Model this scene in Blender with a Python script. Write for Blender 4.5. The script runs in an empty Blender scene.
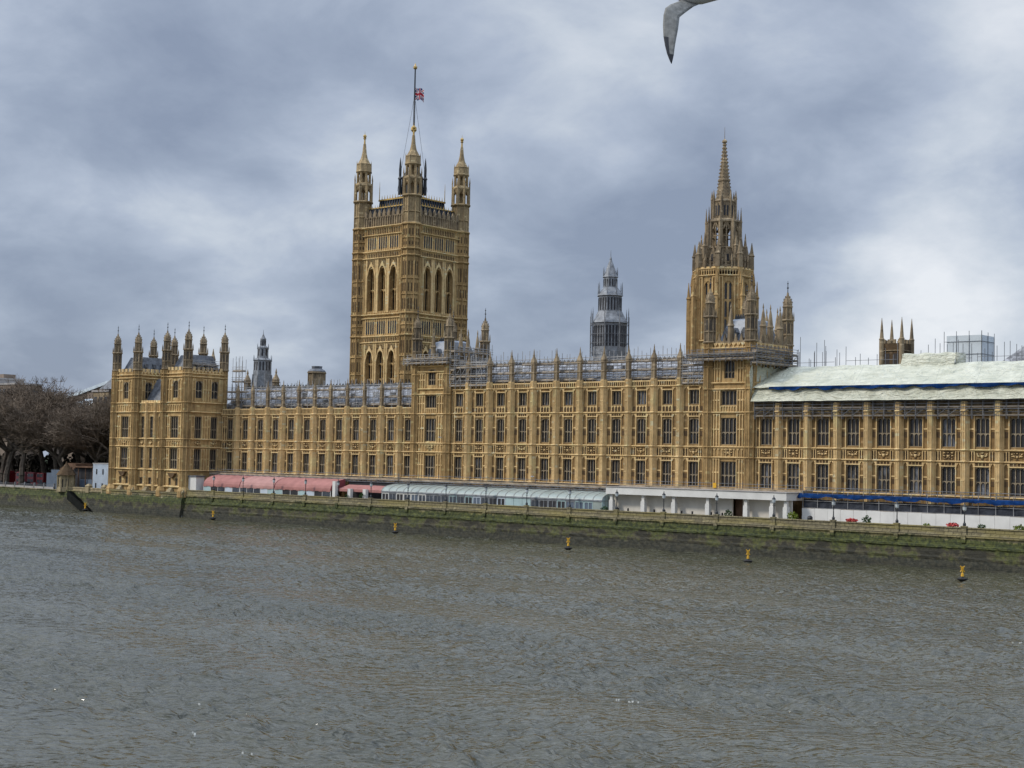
import bpy, math, random
import numpy as np
from mathutils import Vector, Matrix
R = math.radians
scene = bpy.context.scene
COL = scene.collection
rng = random.Random(7)

# ------------------------------------------------------------------ camera
CAMF, YAW, PITCH, ROLL = 1486.36, 0.71599, 0.04987, 0.02067
CAMP = Vector((289.108, -230.803, 15.522))
fw = Vector((-math.sin(YAW)*math.cos(PITCH), math.cos(YAW)*math.cos(PITCH), math.sin(PITCH)))
rt = Vector((math.cos(YAW), math.sin(YAW), 0)); up = rt.cross(fw)
rt2 = math.cos(ROLL)*rt + math.sin(ROLL)*up; up2 = rt2.cross(fw)
cd = bpy.data.cameras.new('camera'); cam = bpy.data.objects.new('camera', cd); COL.objects.link(cam)
cd.sensor_width = 36; cd.lens = CAMF/1024*36; cd.clip_start = 1; cd.clip_end = 6000
cam.matrix_world = Matrix(((rt2.x, up2.x, -fw.x, CAMP.x), (rt2.y, up2.y, -fw.y, CAMP.y), (rt2.z, up2.z, -fw.z, CAMP.z), (0, 0, 0, 1)))
scene.camera = cam

# ------------------------------------------------------------------ sky, sun, exposure
SUN_EL, SUN_AZ = R(40), R(218)      # azimuth clockwise from +Y: sun behind the camera's left shoulder
w = bpy.data.worlds.new("World"); scene.world = w; w.use_nodes = True
nt = w.node_tree; nt.nodes.clear()
def wn(t, **k):
    n = nt.nodes.new(t)
    for a, b in k.items(): setattr(n, a, b)
    return n
def wl(a, b): nt.links.new(a, b)
def wmath(op, a, b=None, c=None, clamp=False):
    n = wn('ShaderNodeMath', operation=op, use_clamp=clamp)
    for i, v in enumerate((a, b, c)):
        if v is None: continue
        if isinstance(v, (int, float)): n.inputs[i].default_value = v
        else: wl(v, n.inputs[i])
    return n.outputs[0]
out = wn('ShaderNodeOutputWorld'); bg = wn('ShaderNodeBackground'); bg.inputs['Strength'].default_value = 0.093
sky = wn('ShaderNodeTexSky', sky_type='NISHITA', sun_disc=False, sun_elevation=SUN_EL, sun_rotation=SUN_AZ)
tc = wn('ShaderNodeTexCoord'); sep = wn('ShaderNodeSeparateXYZ'); wl(tc.outputs['Generated'], sep.inputs[0])
dz = wmath('MAXIMUM', sep.outputs[2], 0.0)
den = wmath('ADD', dz, 0.42)
comb = wn('ShaderNodeCombineXYZ')
wl(wmath('DIVIDE', sep.outputs[0], den), comb.inputs[0]); wl(wmath('DIVIDE', sep.outputs[1], den), comb.inputs[1])
comb.inputs[2].default_value = 0.35
def wnoise(scale, detail, rough, dist, off=0):
    n = wn('ShaderNodeTexNoise'); n.inputs['Scale'].default_value = scale; n.inputs['Detail'].default_value = detail
    n.inputs['Roughness'].default_value = rough; n.inputs['Distortion'].default_value = dist
    m = wn('ShaderNodeMapping'); m.inputs['Location'].default_value = (off, off*1.7, off*.6); wl(comb.outputs[0], m.inputs[0]); wl(m.outputs[0], n.inputs['Vector'])
    return n.outputs[0]
n1 = wnoise(2.3, 7, .55, .25, 3.1); n2 = wnoise(6.2, 9, .58, .3, 8.4)
dens = wmath('ADD', wmath('MULTIPLY', n1, .60), wmath('MULTIPLY', n2, .43))
# broad banks and breaks of the cloud deck, laid out by compass direction
def bank(d, tight, amt):
    vm = wn('ShaderNodeVectorMath', operation='DOT_PRODUCT'); wl(tc.outputs['Generated'], vm.inputs[0])
    vm.inputs[1].default_value = Vector(d).normalized()
    e = wmath('POWER', wmath('MAXIMUM', vm.outputs['Value'], 0.0), tight)
    return wmath('MULTIPLY', e, amt)
vor = wn('ShaderNodeTexVoronoi', feature='SMOOTH_F1'); vor.inputs['Scale'].default_value = 4.6; vor.inputs['Smoothness'].default_value = .55
nz = wn('ShaderNodeTexNoise'); nz.inputs['Scale'].default_value = 5.5; nz.inputs['Detail'].default_value = 6; wl(comb.outputs[0], nz.inputs['Vector'])
dv = wn('ShaderNodeVectorMath', operation='MULTIPLY_ADD'); wl(nz.outputs['Color'], dv.inputs[0]); dv.inputs[1].default_value = (.26, .26, .26); wl(comb.outputs[0], dv.inputs[2]); wl(dv.outputs[0], vor.inputs['Vector'])
lump = wmath('MULTIPLY', wmath('SUBTRACT', .42, vor.outputs['Distance']), .30)
acc = wmath('ADD', wmath('SUBTRACT', dens, .02), lump)
for d, t, a in (((-.424, .895, .137), 260, .20), ((-.42, .90, .12), 900, .14), ((-.79, .604, .106), 700, .14), ((-.373, .883, .285), 500, .14), ((-.62, .74, .25), 300, .07),
                ((-.586, .803, .107), 500, .02), ((-.849, .523, .085), 250, -.14), ((-.69, .71, .10), 900, -.05), ((-.464, .862, .20), 600, -.12), ((-.70, .67, .22), 400, -.05), ((-.56, .80, .165), 600, -.04)):
    acc = wmath('ADD', acc, bank(d, t, a))
ramp = wn('ShaderNodeValToRGB'); cr = ramp.color_ramp
cr.elements[0].position = .30; cr.elements[0].color = (2.7, 3.25, 4.4, 1)
cr.elements[1].position = .82; cr.elements[1].color = (8.6, 8.9, 9.4, 1)
for pos, c in ((.42, (3.5, 4.12, 5.3, 1)), (.52, (4.5, 5.15, 6.35, 1)), (.62, (5.9, 6.5, 7.4, 1))):
    e = cr.elements.new(pos); e.color = c
wl(acc, ramp.inputs[0])
# the overcast deck grows brighter towards the zenith
zb = wmath('MULTIPLY_ADD', wmath('MAXIMUM', wmath('SUBTRACT', dz, .30), 0.0), 4.2, 1.0)
vs = wn('ShaderNodeVectorMath', operation='SCALE'); wl(ramp.outputs[0], vs.inputs[0]); wl(zb, vs.inputs['Scale'])
mix = wn('ShaderNodeMix', data_type='RGBA'); mix.inputs[0].default_value = .90
wl(sky.outputs[0], mix.inputs[6]); wl(vs.outputs[0], mix.inputs[7]); wl(mix.outputs[2], bg.inputs[0]); wl(bg.outputs[0], out.inputs[0])
sd = bpy.data.lights.new('sun', 'SUN'); sd.energy = 2.1; sd.angle = R(10); sd.color = (1, .93, .83)
so = bpy.data.objects.new('sun', sd); COL.objects.link(so)
sdir = Vector((math.sin(SUN_AZ)*math.cos(SUN_EL), math.cos(SUN_AZ)*math.cos(SUN_EL), math.sin(SUN_EL)))
so.rotation_euler = (-sdir).to_track_quat('-Z', 'Y').to_euler(); so.location = (0, -100, 200)
scene.view_settings.view_transform = 'Standard'; scene.view_settings.look = 'None'
scene.view_settings.gamma = 1; scene.view_settings.use_curve_mapping = False
scene.view_settings.exposure = 0.1

# ------------------------------------------------------------------ materials
class Mat:
    def __init__(s, name):
        s.m = bpy.data.materials.new(name); s.m.use_nodes = True; s.t = s.m.node_tree
        s.b = s.t.nodes['Principled BSDF']
    def n(s, t, **k):
        x = s.t.nodes.new(t)
        for a, b in k.items(): setattr(x, a, b)
        return x
    def l(s, a, b): s.t.links.new(a, b)
    def math(s, op, a, b=None, c=None, clamp=False):
        x = s.n('ShaderNodeMath', operation=op, use_clamp=clamp)
        for i, v in enumerate((a, b, c)):
            if v is None: continue
            if isinstance(v, (int, float)): x.inputs[i].default_value = v
            else: s.l(v, x.inputs[i])
        return x.outputs[0]
    def pos(s):
        return s.n('ShaderNodeNewGeometry').outputs['Position']
    def map(s, v, sc):
        x = s.n('ShaderNodeMapping'); x.inputs['Scale'].default_value = sc; s.l(v, x.inputs[0]); return x.outputs[0]
    def noise(s, v, sc, det=5, ro=.55, dist=0.):
        x = s.n('ShaderNodeTexNoise'); s.l(v, x.inputs['Vector'])
        x.inputs['Scale'].default_value = sc; x.inputs['Detail'].default_value = det; x.inputs['Roughness'].default_value = ro; x.inputs['Distortion'].default_value = dist
        return x.outputs[0]
    def step(s, v, a, b):
        x = s.n('ShaderNodeMapRange'); x.inputs[1].default_value = a; x.inputs[2].default_value = b; s.l(v, x.inputs[0]); return x.outputs[0]
    def mix(s, f, a, b, bt='MIX'):
        x = s.n('ShaderNodeMix', data_type='RGBA', blend_type=bt)
        for i, v in ((0, f), (6, a), (7, b)):
            if isinstance(v, (int, float)): x.inputs[i].default_value = v
            elif isinstance(v, tuple): x.inputs[i].default_value = v+(1,) if len(v) == 3 else v
            else: s.l(v, x.inputs[i])
        return x.outputs[2]
    def col(s, c):
        if isinstance(c, tuple): s.b.inputs['Base Color'].default_value = c+(1,)
        else: s.l(c, s.b.inputs['Base Color'])
    def rough(s, v): s.b.inputs['Roughness'].default_value = v
    def bump(s, h, st, d):
        x = s.n('ShaderNodeBump'); x.inputs['Strength'].default_value = st; x.inputs['Distance'].default_value = d; s.l(h, x.inputs['Height']); s.l(x.outputs[0], s.b.inputs['Normal'])

def simple(name, c, rough=.6, var=.18, sc=.8, metal=0., bump=0.):
    m = Mat(name); p = m.pos(); n = m.noise(p, sc, 6, .6)
    k = m.step(n, .3, .7); d = tuple(x*(1-var*1.6) for x in c); l = tuple(min(.9, x*(1+var)) for x in c)
    m.col(m.mix(k, d, l)); m.rough(rough); m.b.inputs['Metallic'].default_value = metal
    if rough >= .8: m.b.inputs['Specular IOR Level'].default_value = .12
    if bump: m.bump(m.noise(p, sc*6, 4), .5, bump)
    return m.m

def stone(name, light, dark, grime, gamt, block=.10):
    m = Mat(name); p = m.pos()
    a = m.noise(p, .16, 5, .6); b = m.noise(p, 1.1, 6, .65)
    f = m.step(m.math('ADD', m.math('MULTIPLY', a, .55), m.math('MULTIPLY', b, .45)), .36, .64)
    c = m.mix(f, dark, light)
    # individual blocks, a shade apart
    sn = m.n('ShaderNodeVectorMath', operation='SNAP'); m.l(p, sn.inputs[0]); sn.inputs[1].default_value = (.85, .85, .42)
    wnz = m.n('ShaderNodeTexWhiteNoise'); m.l(sn.outputs[0], wnz.inputs['Vector'])
    c = m.mix(m.math('MULTIPLY', wnz.outputs['Value'], block*2.2), c, tuple(x*.5 for x in dark))
    cl = m.step(m.noise(m.map(p, (1, 1, .6)), .42, 4, .6), .55, .63); c = m.mix(m.math('MULTIPLY', cl, .30), c, tuple(min(.8, x*1.25+.02) for x in light))
    pale = m.step(wnz.outputs['Value'], .955, .975)
    c = m.mix(m.math('MULTIPLY', pale, .55), c, tuple(min(.75, x*1.5+.05) for x in light))
    # soot streaks running down the faces
    st = m.noise(m.map(p, (1.3, 1.3, .09)), 1.0, 5, .6)
    g = m.math('MULTIPLY', m.step(m.math('ADD', m.math('MULTIPLY', st, .7), m.math('MULTIPLY', m.noise(p, .45, 4), .3)), .47, .66), gamt)
    c = m.mix(g, c, grime)
    oi = m.n('ShaderNodeObjectInfo'); c = m.mix(m.math('MULTIPLY', oi.outputs['Random'], .20), c, m.mix(.5, dark, grime))
    m.col(c); m.rough(.92); m.b.inputs['Specular IOR Level'].default_value = .2
    m.bump(m.noise(p, 3.5, 6, .7), .55, .10)
    return m.m
M = {}
M['stone'] = stone('honey_limestone', (.57, .39, .175), (.32, .205, .085), (.10, .066, .036), .6)
M['pale'] = stone('pale_dressed_limestone', (.85, .63, .325), (.63, .44, .20), (.20, .14, .08), .45)
M['bay'] = stone('recess_shaded_limestone', (.36, .235, .10), (.20, .125, .052), (.065, .046, .028), .65)  # recessed bay walls, their shade put into the colour
M['brown_shade'] = stone('brown_limestone_and_recess_shade', (.15, .098, .05), (.075, .047, .025), (.035, .027, .02), .7)  # dark brown stone, also painted recess shade on panels
M['weather'] = stone('weathered_grey_brown_limestone', (.40, .31, .19), (.20, .15, .095), (.06, .05, .04), .75)
M['gravel_stone'] = stone('buff_stone', (.40, .33, .20), (.25, .20, .115), (.10, .085, .055), .6)
def glassmat(name, base, r, spec):
    m = Mat(name); oi = m.n('ShaderNodeObjectInfo'); p = m.pos()
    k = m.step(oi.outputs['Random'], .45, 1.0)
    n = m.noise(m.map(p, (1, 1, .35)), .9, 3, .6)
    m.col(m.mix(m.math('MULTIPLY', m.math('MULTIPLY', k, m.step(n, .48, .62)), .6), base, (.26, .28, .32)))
    m.rough(r); m.b.inputs['Specular IOR Level'].default_value = spec
    m.bump(m.noise(p, 4, 2), .35, .05)
    return m.m
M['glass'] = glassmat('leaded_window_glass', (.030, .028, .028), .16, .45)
M['louvre'] = simple('dark_louvres', (.022, .016, .012), .8, .3, 2)
M['mull'] = stone('pale_mullion_stone', (.36, .30, .205), (.25, .20, .135), (.12, .09, .06), .35)
M['roof'] = simple('grey_cast_iron_roof', (.13, .14, .155), .6, .4, .9)
M['roofpale'] = simple('pale_grey_lead_roof', (.24, .265, .30), .5, .25, .7)
M['steel'] = simple('galvanised_scaffold_steel', (.34, .335, .325), .6, .35, .6)
M['darksteel'] = simple('dull_grey_scaffold_steel', (.17, .175, .185), .5, .3, .8)
M['board'] = simple('scaffold_boards', (.36, .29, .205), .85, .35, .7)
M['sheet'] = simple('grey_debris_sheeting', (.42, .43, .435), .7, .30, 1.1)
M['ironblack'] = simple('black_cast_iron', (.018, .022, .026), .5, .4, 1.0)
M['ironblue'] = simple('dark_blue_grey_iron', (.035, .045, .06), .5, .4, 1.2)
M['gold'] = simple('gilded_metal', (.55, .37, .12), .45, .25, 2, .4)
M['turret'] = stone('pale_turret_stone', (.50, .375, .205), (.27, .195, .105), (.075, .058, .04), .7)
M['spire'] = simple('blue_grey_iron_spire', (.215, .228, .242), .6, .35, .9)
M['white'] = simple('white_painted_panel', (.64, .63, .59), .6, .07, .5)
M['cream'] = simple('cream_render', (.62, .585, .51), .7, .08, .5)
M['offwhite'] = simple('pale_blue_white_metal', (.50, .56, .62), .5, .08, .5)
M['slate'] = simple('blue_grey_hoarding', (.095, .125, .165), .6, .12, .6)
M['brownwood'] = simple('brown_timber', (.14, .085, .055), .8, .25, .9)
M['net'] = simple('dark_debris_netting', (.045, .05, .062), .8, .35, .7)
M['eaves_shade'] = simple('brown_eaves_shade', (.15, .115, .07), .9, .4, .8)  # colour of the sheets added as shade under the eaves
M['blue'] = simple('blue_tarpaulin', (.004, .028, .105), .95, .4, .8, bump=.15)
M['red1'] = simple('faded_pink_red_canvas', (.37, .175, .155), .8, .12, .4)
M['red2'] = simple('pale_pink_canvas', (.42, .235, .21), .8, .10, .4)
M['red3'] = simple('deep_red_canvas', (.27, .06, .07), .7, .15, .4)
M['green_glass'] = simple('pale_green_glazed_roof', (.30, .345, .315), .35, .14, .35)
M['aqua'] = simple('pale_aqua_panel', (.36, .48, .48), .5, .10, .4)
M['dark'] = simple('dark_interior', (.018, .018, .022), .6, .4, .8)
M['yellow'] = simple('yellow_buoy_paint', (.66, .36, .015), .5, .15, 3)
M['black'] = simple('black_rubber', (.012, .012, .013), .6, .3, 3)
M['bark'] = simple('brown_bark', (.15, .125, .10), .9, .35, 1.3)
M['twig'] = simple('dark_brown_twigs', (.165, .128, .094), .9, .35, .35)
M['bush'] = simple('dark_green_leaves', (.035, .075, .022), .8, .5, 5)
M['shade_backdrop'] = simple('dark_brown_green_backdrop', (.05, .043, .034), .9, .4, .6)  # for the leaf bank added as shade behind the vehicles
M['lime'] = simple('yellow_green_leaves', (.15, .19, .03), .8, .35, 5)
M['redflower'] = simple('red_blossom', (.48, .05, .045), .7, .3, 5)
M['redpaint'] = simple('red_vehicle_paint', (.22, .012, .018), .4, .2, 1)
M['tyre'] = simple('tyre_black', (.015, .015, .016), .8, .3, 3)
M['wetblack'] = simple('wet_black_stone', (.012, .013, .011), .9, .4, 1.)
M['asphalt'] = simple('asphalt', (.055, .055, .058), .9, .2, .5)
M['grass'] = simple('winter_grass', (.04, .05, .024), .95, .3, .6)
M['paving'] = simple('grey_paving', (.24, .22, .19), .85, .2, .5)
M['concrete'] = simple('pale_city_concrete', (.36, .34, .32), .8, .15, .3)
M['brownblock'] = simple('brown_city_stone', (.24, .19, .15), .8, .15, .3)
M['winglass'] = simple('far_window_glass', (.05, .06, .075), .2, .3, .3)
M['skyglass'] = simple('white_roof_glazing', (.55, .62, .66), .3, .12, .4)
M['flagred'] = simple('flag_red', (.42, .015, .03), .7, .1, 2)
M['flagblue'] = simple('flag_blue', (.02, .03, .14), .7, .1, 2)
M['flagwhite'] = simple('flag_white', (.7, .7, .7), .7, .06, 2)
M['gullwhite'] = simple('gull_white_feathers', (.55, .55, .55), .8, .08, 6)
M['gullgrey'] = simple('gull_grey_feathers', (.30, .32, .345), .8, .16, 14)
M['gullunder'] = simple('gull_brown_grey_underwing_feathers', (.24, .24, .225), .8, .22, 18)  # brown-grey underwing plumage
M['gulldark'] = simple('gull_black_wingtip', (.018, .02, .026), .7, .2, 6)
M['gullbeak'] = simple('gull_yellow_beak', (.5, .33, .04), .5, .1, 6)
M['foam'] = simple('water_foam', (.50, .52, .50), .8, .15, 3)
M['lampglass'] = simple('frosted_lamp_glass', (.48, .52, .52), .3, .1, 2)

def tarpmat():
    m = Mat('pale_green_white_tarpaulin'); p = m.pos()
    n = m.noise(p, .35, 5, .6); c = m.mix(m.step(n, .35, .68), (.46, .46, .345), (.63, .62, .49))
    st = m.noise(m.map(p, (.35, .35, 2.2)), .8, 5, .6, .6)
    c = m.mix(m.math('MULTIPLY', m.step(st, .52, .66), .5), c, (.27, .29, .215))
    # sheet laps every few metres
    sx = m.n('ShaderNodeSeparateXYZ'); m.l(p, sx.inputs[0])
    fr = m.math('FRACT', m.math('MULTIPLY', m.math('ADD', sx.outputs[0], m.math('MULTIPLY', sx.outputs[2], .8)), 1/7.3))
    c = m.mix(m.math('MULTIPLY', m.step(fr, .985, 1.0), .6), c, (.17, .2, .17))
    for src, k, ph in ((0, 1/3.05, .3), (1, 1/1.35, .1)):
        f2 = m.math('FRACT', m.math('MULTIPLY_ADD', m.math('ADD', sx.outputs[src], m.math('MULTIPLY', m.noise(p, .6, 3), .5)), k, ph)); c = m.mix(m.math('MULTIPLY', m.step(f2, .97, .99), .38), c, (.22, .235, .19))
    m.col(c); m.rough(.5); m.bump(m.math('ADD', m.noise(m.map(p, (.7, .7, 1.6)), 1.2, 5, .6, .8), m.math('MULTIPLY', m.math('ABSOLUTE', m.math('SUBTRACT', m.noise(m.map(p, (.3, .3, .9)), 1.0, 2, .5, 1.2), .5)), 2.5)), 1.0, .42)
    return m.m
M['tarp'] = tarpmat()
def wallmat():
    m = Mat('tidal_granite_wall'); p = m.pos(); sx = m.n('ShaderNodeSeparateXYZ'); m.l(p, sx.inputs[0]); z = sx.outputs[2]
    n = m.noise(p, .33, 6, .65); n2 = m.noise(p, 1.6, 6, .7); n3 = m.noise(m.map(p, (.12, .12, 1.2)), 1., 5, .6)
    zz = m.math('ADD', z, m.math('ADD', m.math('MULTIPLY', m.math('SUBTRACT', n, .5), 2.8), m.math('MULTIPLY', m.math('SUBTRACT', n2, .5), 1.6)))
    base = m.mix(m.step(n2, .35, .65), (.165, .14, .075), (.33, .285, .16))
    sn = m.n('ShaderNodeVectorMath', operation='SNAP'); m.l(p, sn.inputs[0]); sn.inputs[1].default_value = (1.5, 9, .55)
    wz = m.n('ShaderNodeTexWhiteNoise'); m.l(sn.outputs[0], wz.inputs['Vector'])
    base = m.mix(m.math('MULTIPLY', wz.outputs['Value'], .5), base, (.10, .085, .058))
    cx_ = m.n('ShaderNodeCombineXYZ'); m.l(sx.outputs[0], cx_.inputs[0]); m.l(z, cx_.inputs[1])
    br = m.n('ShaderNodeTexBrick'); m.l(cx_.outputs[0], br.inputs['Vector']); br.inputs['Scale'].default_value = 1.0; br.inputs['Brick Width'].default_value = 1.5; br.inputs['Row Height'].default_value = .55; br.inputs['Mortar Size'].default_value = .05; br.inputs['Mortar Smooth'].default_value = .4
    base = m.mix(m.math('MULTIPLY', br.outputs['Fac'], .65), base, (.05, .045, .03))
    lich = m.mix(m.math('MULTIPLY', m.step(n3, .46, .60), .6), base, (.27, .225, .07))
    alg = m.mix(m.step(n2, .4, .62), (.024, .034, .010), (.095, .105, .022))
    weed = m.mix(m.step(n, .44, .58), (.030, .028, .017), (.125, .105, .055))
    dk = m.mix(m.step(n2, .4, .6), (.020, .022, .014), (.058, .054, .034))
    c = m.mix(m.step(zz, 4.3, 4.8), alg, lich)
    c = m.mix(m.step(zz, 2.5, 2.9), m.mix(m.math('MULTIPLY', m.step(n, .5, .56), .8), weed, alg), c)
    c = m.mix(m.step(zz, 1.0, 1.5), dk, c)
    c = m.mix(m.math('MULTIPLY', br.outputs['Fac'], .38), c, (.02, .02, .014))
    m.col(c); m.rough(.85); m.bump(m.math('SUBTRACT', m.noise(p, 1.8, 7, .7), m.math('MULTIPLY', br.outputs['Fac'], .25)), .8, .25)
    return m.m
M['wall'] = wallmat()
def roofpat():
    m = Mat('patterned_grey_iron_tiles'); p = m.pos()
    v = m.n('ShaderNodeTexVoronoi'); m.l(m.map(p, (1.5, 1.5, 1.1)), v.inputs['Vector']); v.inputs['Scale'].default_value = 1.0
    n = m.noise(p, .8, 5, .7)
    c = m.mix(m.step(n, .40, .58), (.075, .075, .08), (.36, .37, .385)); c = m.mix(m.math('MULTIPLY', m.step(v.outputs['Distance'], .35, .6), .45), c, (.06, .06, .065))
    m.col(c); m.rough(.5); return m.m
M['rooftile'] = roofpat()
def watermat():
    m = Mat('brown_river_water'); p = m.pos()
    n = m.noise(m.map(p, (.02, .045, 1)), 1., 4, .6)
    m.col(m.mix(m.step(n, .35, .65), (.050, .050, .031), (.074, .071, .046)))
    m.b.inputs['IOR'].default_value = 1.42; m.rough(.10)
    rot = m.n('ShaderNodeMapping'); rot.inputs['Rotation'].default_value = (0, 0, -YAW); m.l(p, rot.inputs[0]); q = rot.outputs[0]
    def ridge(sc, st, det, dist, off):
        n_ = m.noise(m.map(q, (st, 1, 1)), sc, det, .5, dist); return m.math('SUBTRACT', 1.0, m.math('ABSOLUTE', m.math('MULTIPLY_ADD', n_, 2.6, -1.3)))
    h = m.math('ADD', m.math('MULTIPLY', ridge(.42, .55, 2, .9, 0), .9), m.math('ADD', m.math('MULTIPLY', ridge(1.15, .6, 1, .6, 3), .42), m.math('MULTIPLY', m.noise(m.map(q, (.7, 1, 1)), 2.6, 1, .5, .4), .30)))
    x = m.n('ShaderNodeBump'); x.inputs['Distance'].default_value = .55; m.l(h, x.inputs['Height']); m.l(x.outputs[0], m.b.inputs['Normal'])
    at_ = m.n('ShaderNodeAttribute', attribute_name='calm'); m.l(m.math('MULTIPLY_ADD', at_.outputs['Fac'], -.55, .80), x.inputs['Strength'])
    return m.m
M['water'] = watermat()

# ------------------------------------------------------------------ mesh helpers
OCT = [(math.cos(R(22.5+45*k)), math.sin(R(22.5+45*k))) for k in range(8)]
class MB:
    def __init__(s, T=None): s.v = []; s.f = []; s.mi = []; s.T = T; s.cur = 0
    def add(s, vs, fs):
        o = len(s.v)
        s.v += [tuple(s.T @ Vector(q)) for q in vs] if s.T else [tuple(q) for q in vs]
        for f in fs: s.f.append(tuple(o+i for i in f)); s.mi.append(s.cur)
    def quad(s, a, b, c, d): s.add((a, b, c, d), ((0, 1, 2, 3),))
    def box(s, x0, x1, y0, y1, z0, z1):
        s.add(((x0, y0, z0), (x1, y0, z0), (x1, y1, z0), (x0, y1, z0), (x0, y0, z1), (x1, y0, z1), (x1, y1, z1), (x0, y1, z1)),
              ((0, 3, 2, 1), (4, 5, 6, 7), (0, 1, 5, 4), (1, 2, 6, 5), (2, 3, 7, 6), (3, 0, 4, 7)))
    def loft(s, rings, cap0=True, cap1=True):
        n = len(rings[0]); vs = [q for r in rings for q in r]; fs = []
        for k in range(len(rings)-1):
            for i in range(n):
                j = (i+1) % n; fs.append((k*n+i, k*n+j, (k+1)*n+j, (k+1)*n+i))
        if cap0: fs.append(tuple(range(n))[::-1])
        if cap1: fs.append(tuple((len(rings)-1)*n+i for i in range(n)))
        s.add(vs, fs)
    def ngon(s, cx, cy, prof, n=8, rot=R(22.5)):      # prof: [(r,z)...] revolved in n sides
        s.loft([[(cx+r*math.cos(rot+2*math.pi*i/n), cy+r*math.sin(rot+2*math.pi*i/n), z) for i in range(n)] for r, z in prof])
    def square(s, cx, cy, prof): s.ngon(cx, cy, [(r*1.41421, z) for r, z in prof], 4, R(45))
    def tube(s, p, q, r, n=4, r1=None):
        p = Vector(p); q = Vector(q); d = (q-p)
        if d.length < 1e-6: return
        d.normalize(); a = d.orthogonal().normalized(); b = d.cross(a); r1 = r if r1 is None else r1
        s.loft([[tuple(c+(a*math.cos(2*math.pi*i/n)+b*math.sin(2*math.pi*i/n))*rr) for i in range(n)] for c, rr in ((p, r), (q, r1))])
    def prism(s, pts, y0, y1):                          # outline in (x,z), extruded along y
        s.loft([[(x, y0, z) for x, z in pts], [(x, y1, z) for x, z in pts]])
    def sphere(s, c, r, n=8, m=5, sz=1.):
        s.ngon(c[0], c[1], [(max(.001, r*math.sin(math.pi*k/m)), c[2]-r*sz*math.cos(math.pi*k/m)) for k in range(m+1)], n)
    def mesh(s, name, mat, smooth=False):
        me = bpy.data.meshes.new(name); me.from_pydata(s.v, [], s.f)
        for mm in (mat if isinstance(mat, (list, tuple)) else [mat]): me.materials.append(mm if not isinstance(mm, str) else M[mm])
        if any(s.mi): me.polygons.foreach_set('material_index', s.mi)
        if smooth: me.polygons.foreach_set('use_smooth', [True]*len(s.f))
        me.update(); return me
    def build(s, name, mat, parent=None, loc=None, smooth=False):
        if not s.f: return None
        return link(name, s.mesh(name, mat, smooth), parent, loc)
def link(name, me, parent=None, loc=None, rz=0):
    o = bpy.data.objects.new(name, me); COL.objects.link(o); o.parent = parent
    if loc: o.location = loc
    if rz: o.rotation_euler[2] = rz
    return o
def tag(o, label, cat, group=None, kind=None):
    if label: o['label'] = label
    if cat: o['category'] = cat
    if group: o['group'] = group
    if kind: o['kind'] = kind
    return o
def thing(name, label, cat, loc=(0, 0, 0), group=None, rz=0):
    o = bpy.data.objects.new(name, None); COL.objects.link(o); o.location = loc; o.rotation_euler[2] = rz; o.empty_display_size = .5
    return tag(o, label, cat, group)
def kids(o): return [c for c in COL.objects if c.parent == o]
def copy_tree(o, parent=None, loc=None, rz=None):
    c = o.copy(); COL.objects.link(c); c.parent = parent
    if loc is not None: c.location = loc
    if rz is not None: c.rotation_euler[2] = rz
    for ch in o.children: copy_tree(ch, c)
    return c
def frame(x, y, rz): return Matrix.Translation((x, y, 0)) @ Matrix.Rotation(rz, 4, 'Z')

def wall_grid(mb, x0, x1, z0, z1, ops, y=0., depth=.45):
    xs = sorted({x0, x1} | {v for o in ops for v in o[:2]}); zs = sorted({z0, z1} | {v for o in ops for v in o[2:4]})
    for j in range(len(zs)-1):
        run = None
        for i in range(len(xs)):
            inside = True
            if i < len(xs)-1:
                cx = (xs[i]+xs[i+1])/2; cz = (zs[j]+zs[j+1])/2
                inside = any(o[0] < cx < o[1] and o[2] < cz < o[3] for o in ops)
            if not inside and run is None: run = xs[i]
            if inside and run is not None:
                mb.quad((run, y, zs[j]), (xs[i], y, zs[j]), (xs[i], y, zs[j+1]), (run, y, zs[j+1])); run = None
    for a, b, c, d in [o[:4] for o in ops]:
        e = y+depth
        mb.quad((a, y, c), (a, y, d), (a, e, d), (a, e, c)); mb.quad((b, y, d), (b, y, c), (b, e, c), (b, e, d))
        mb.quad((a, y, c), (a, e, c), (b, e, c), (b, y, c)); mb.quad((a, y, d), (b, y, d), (b, e, d), (a, e, d))

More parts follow.
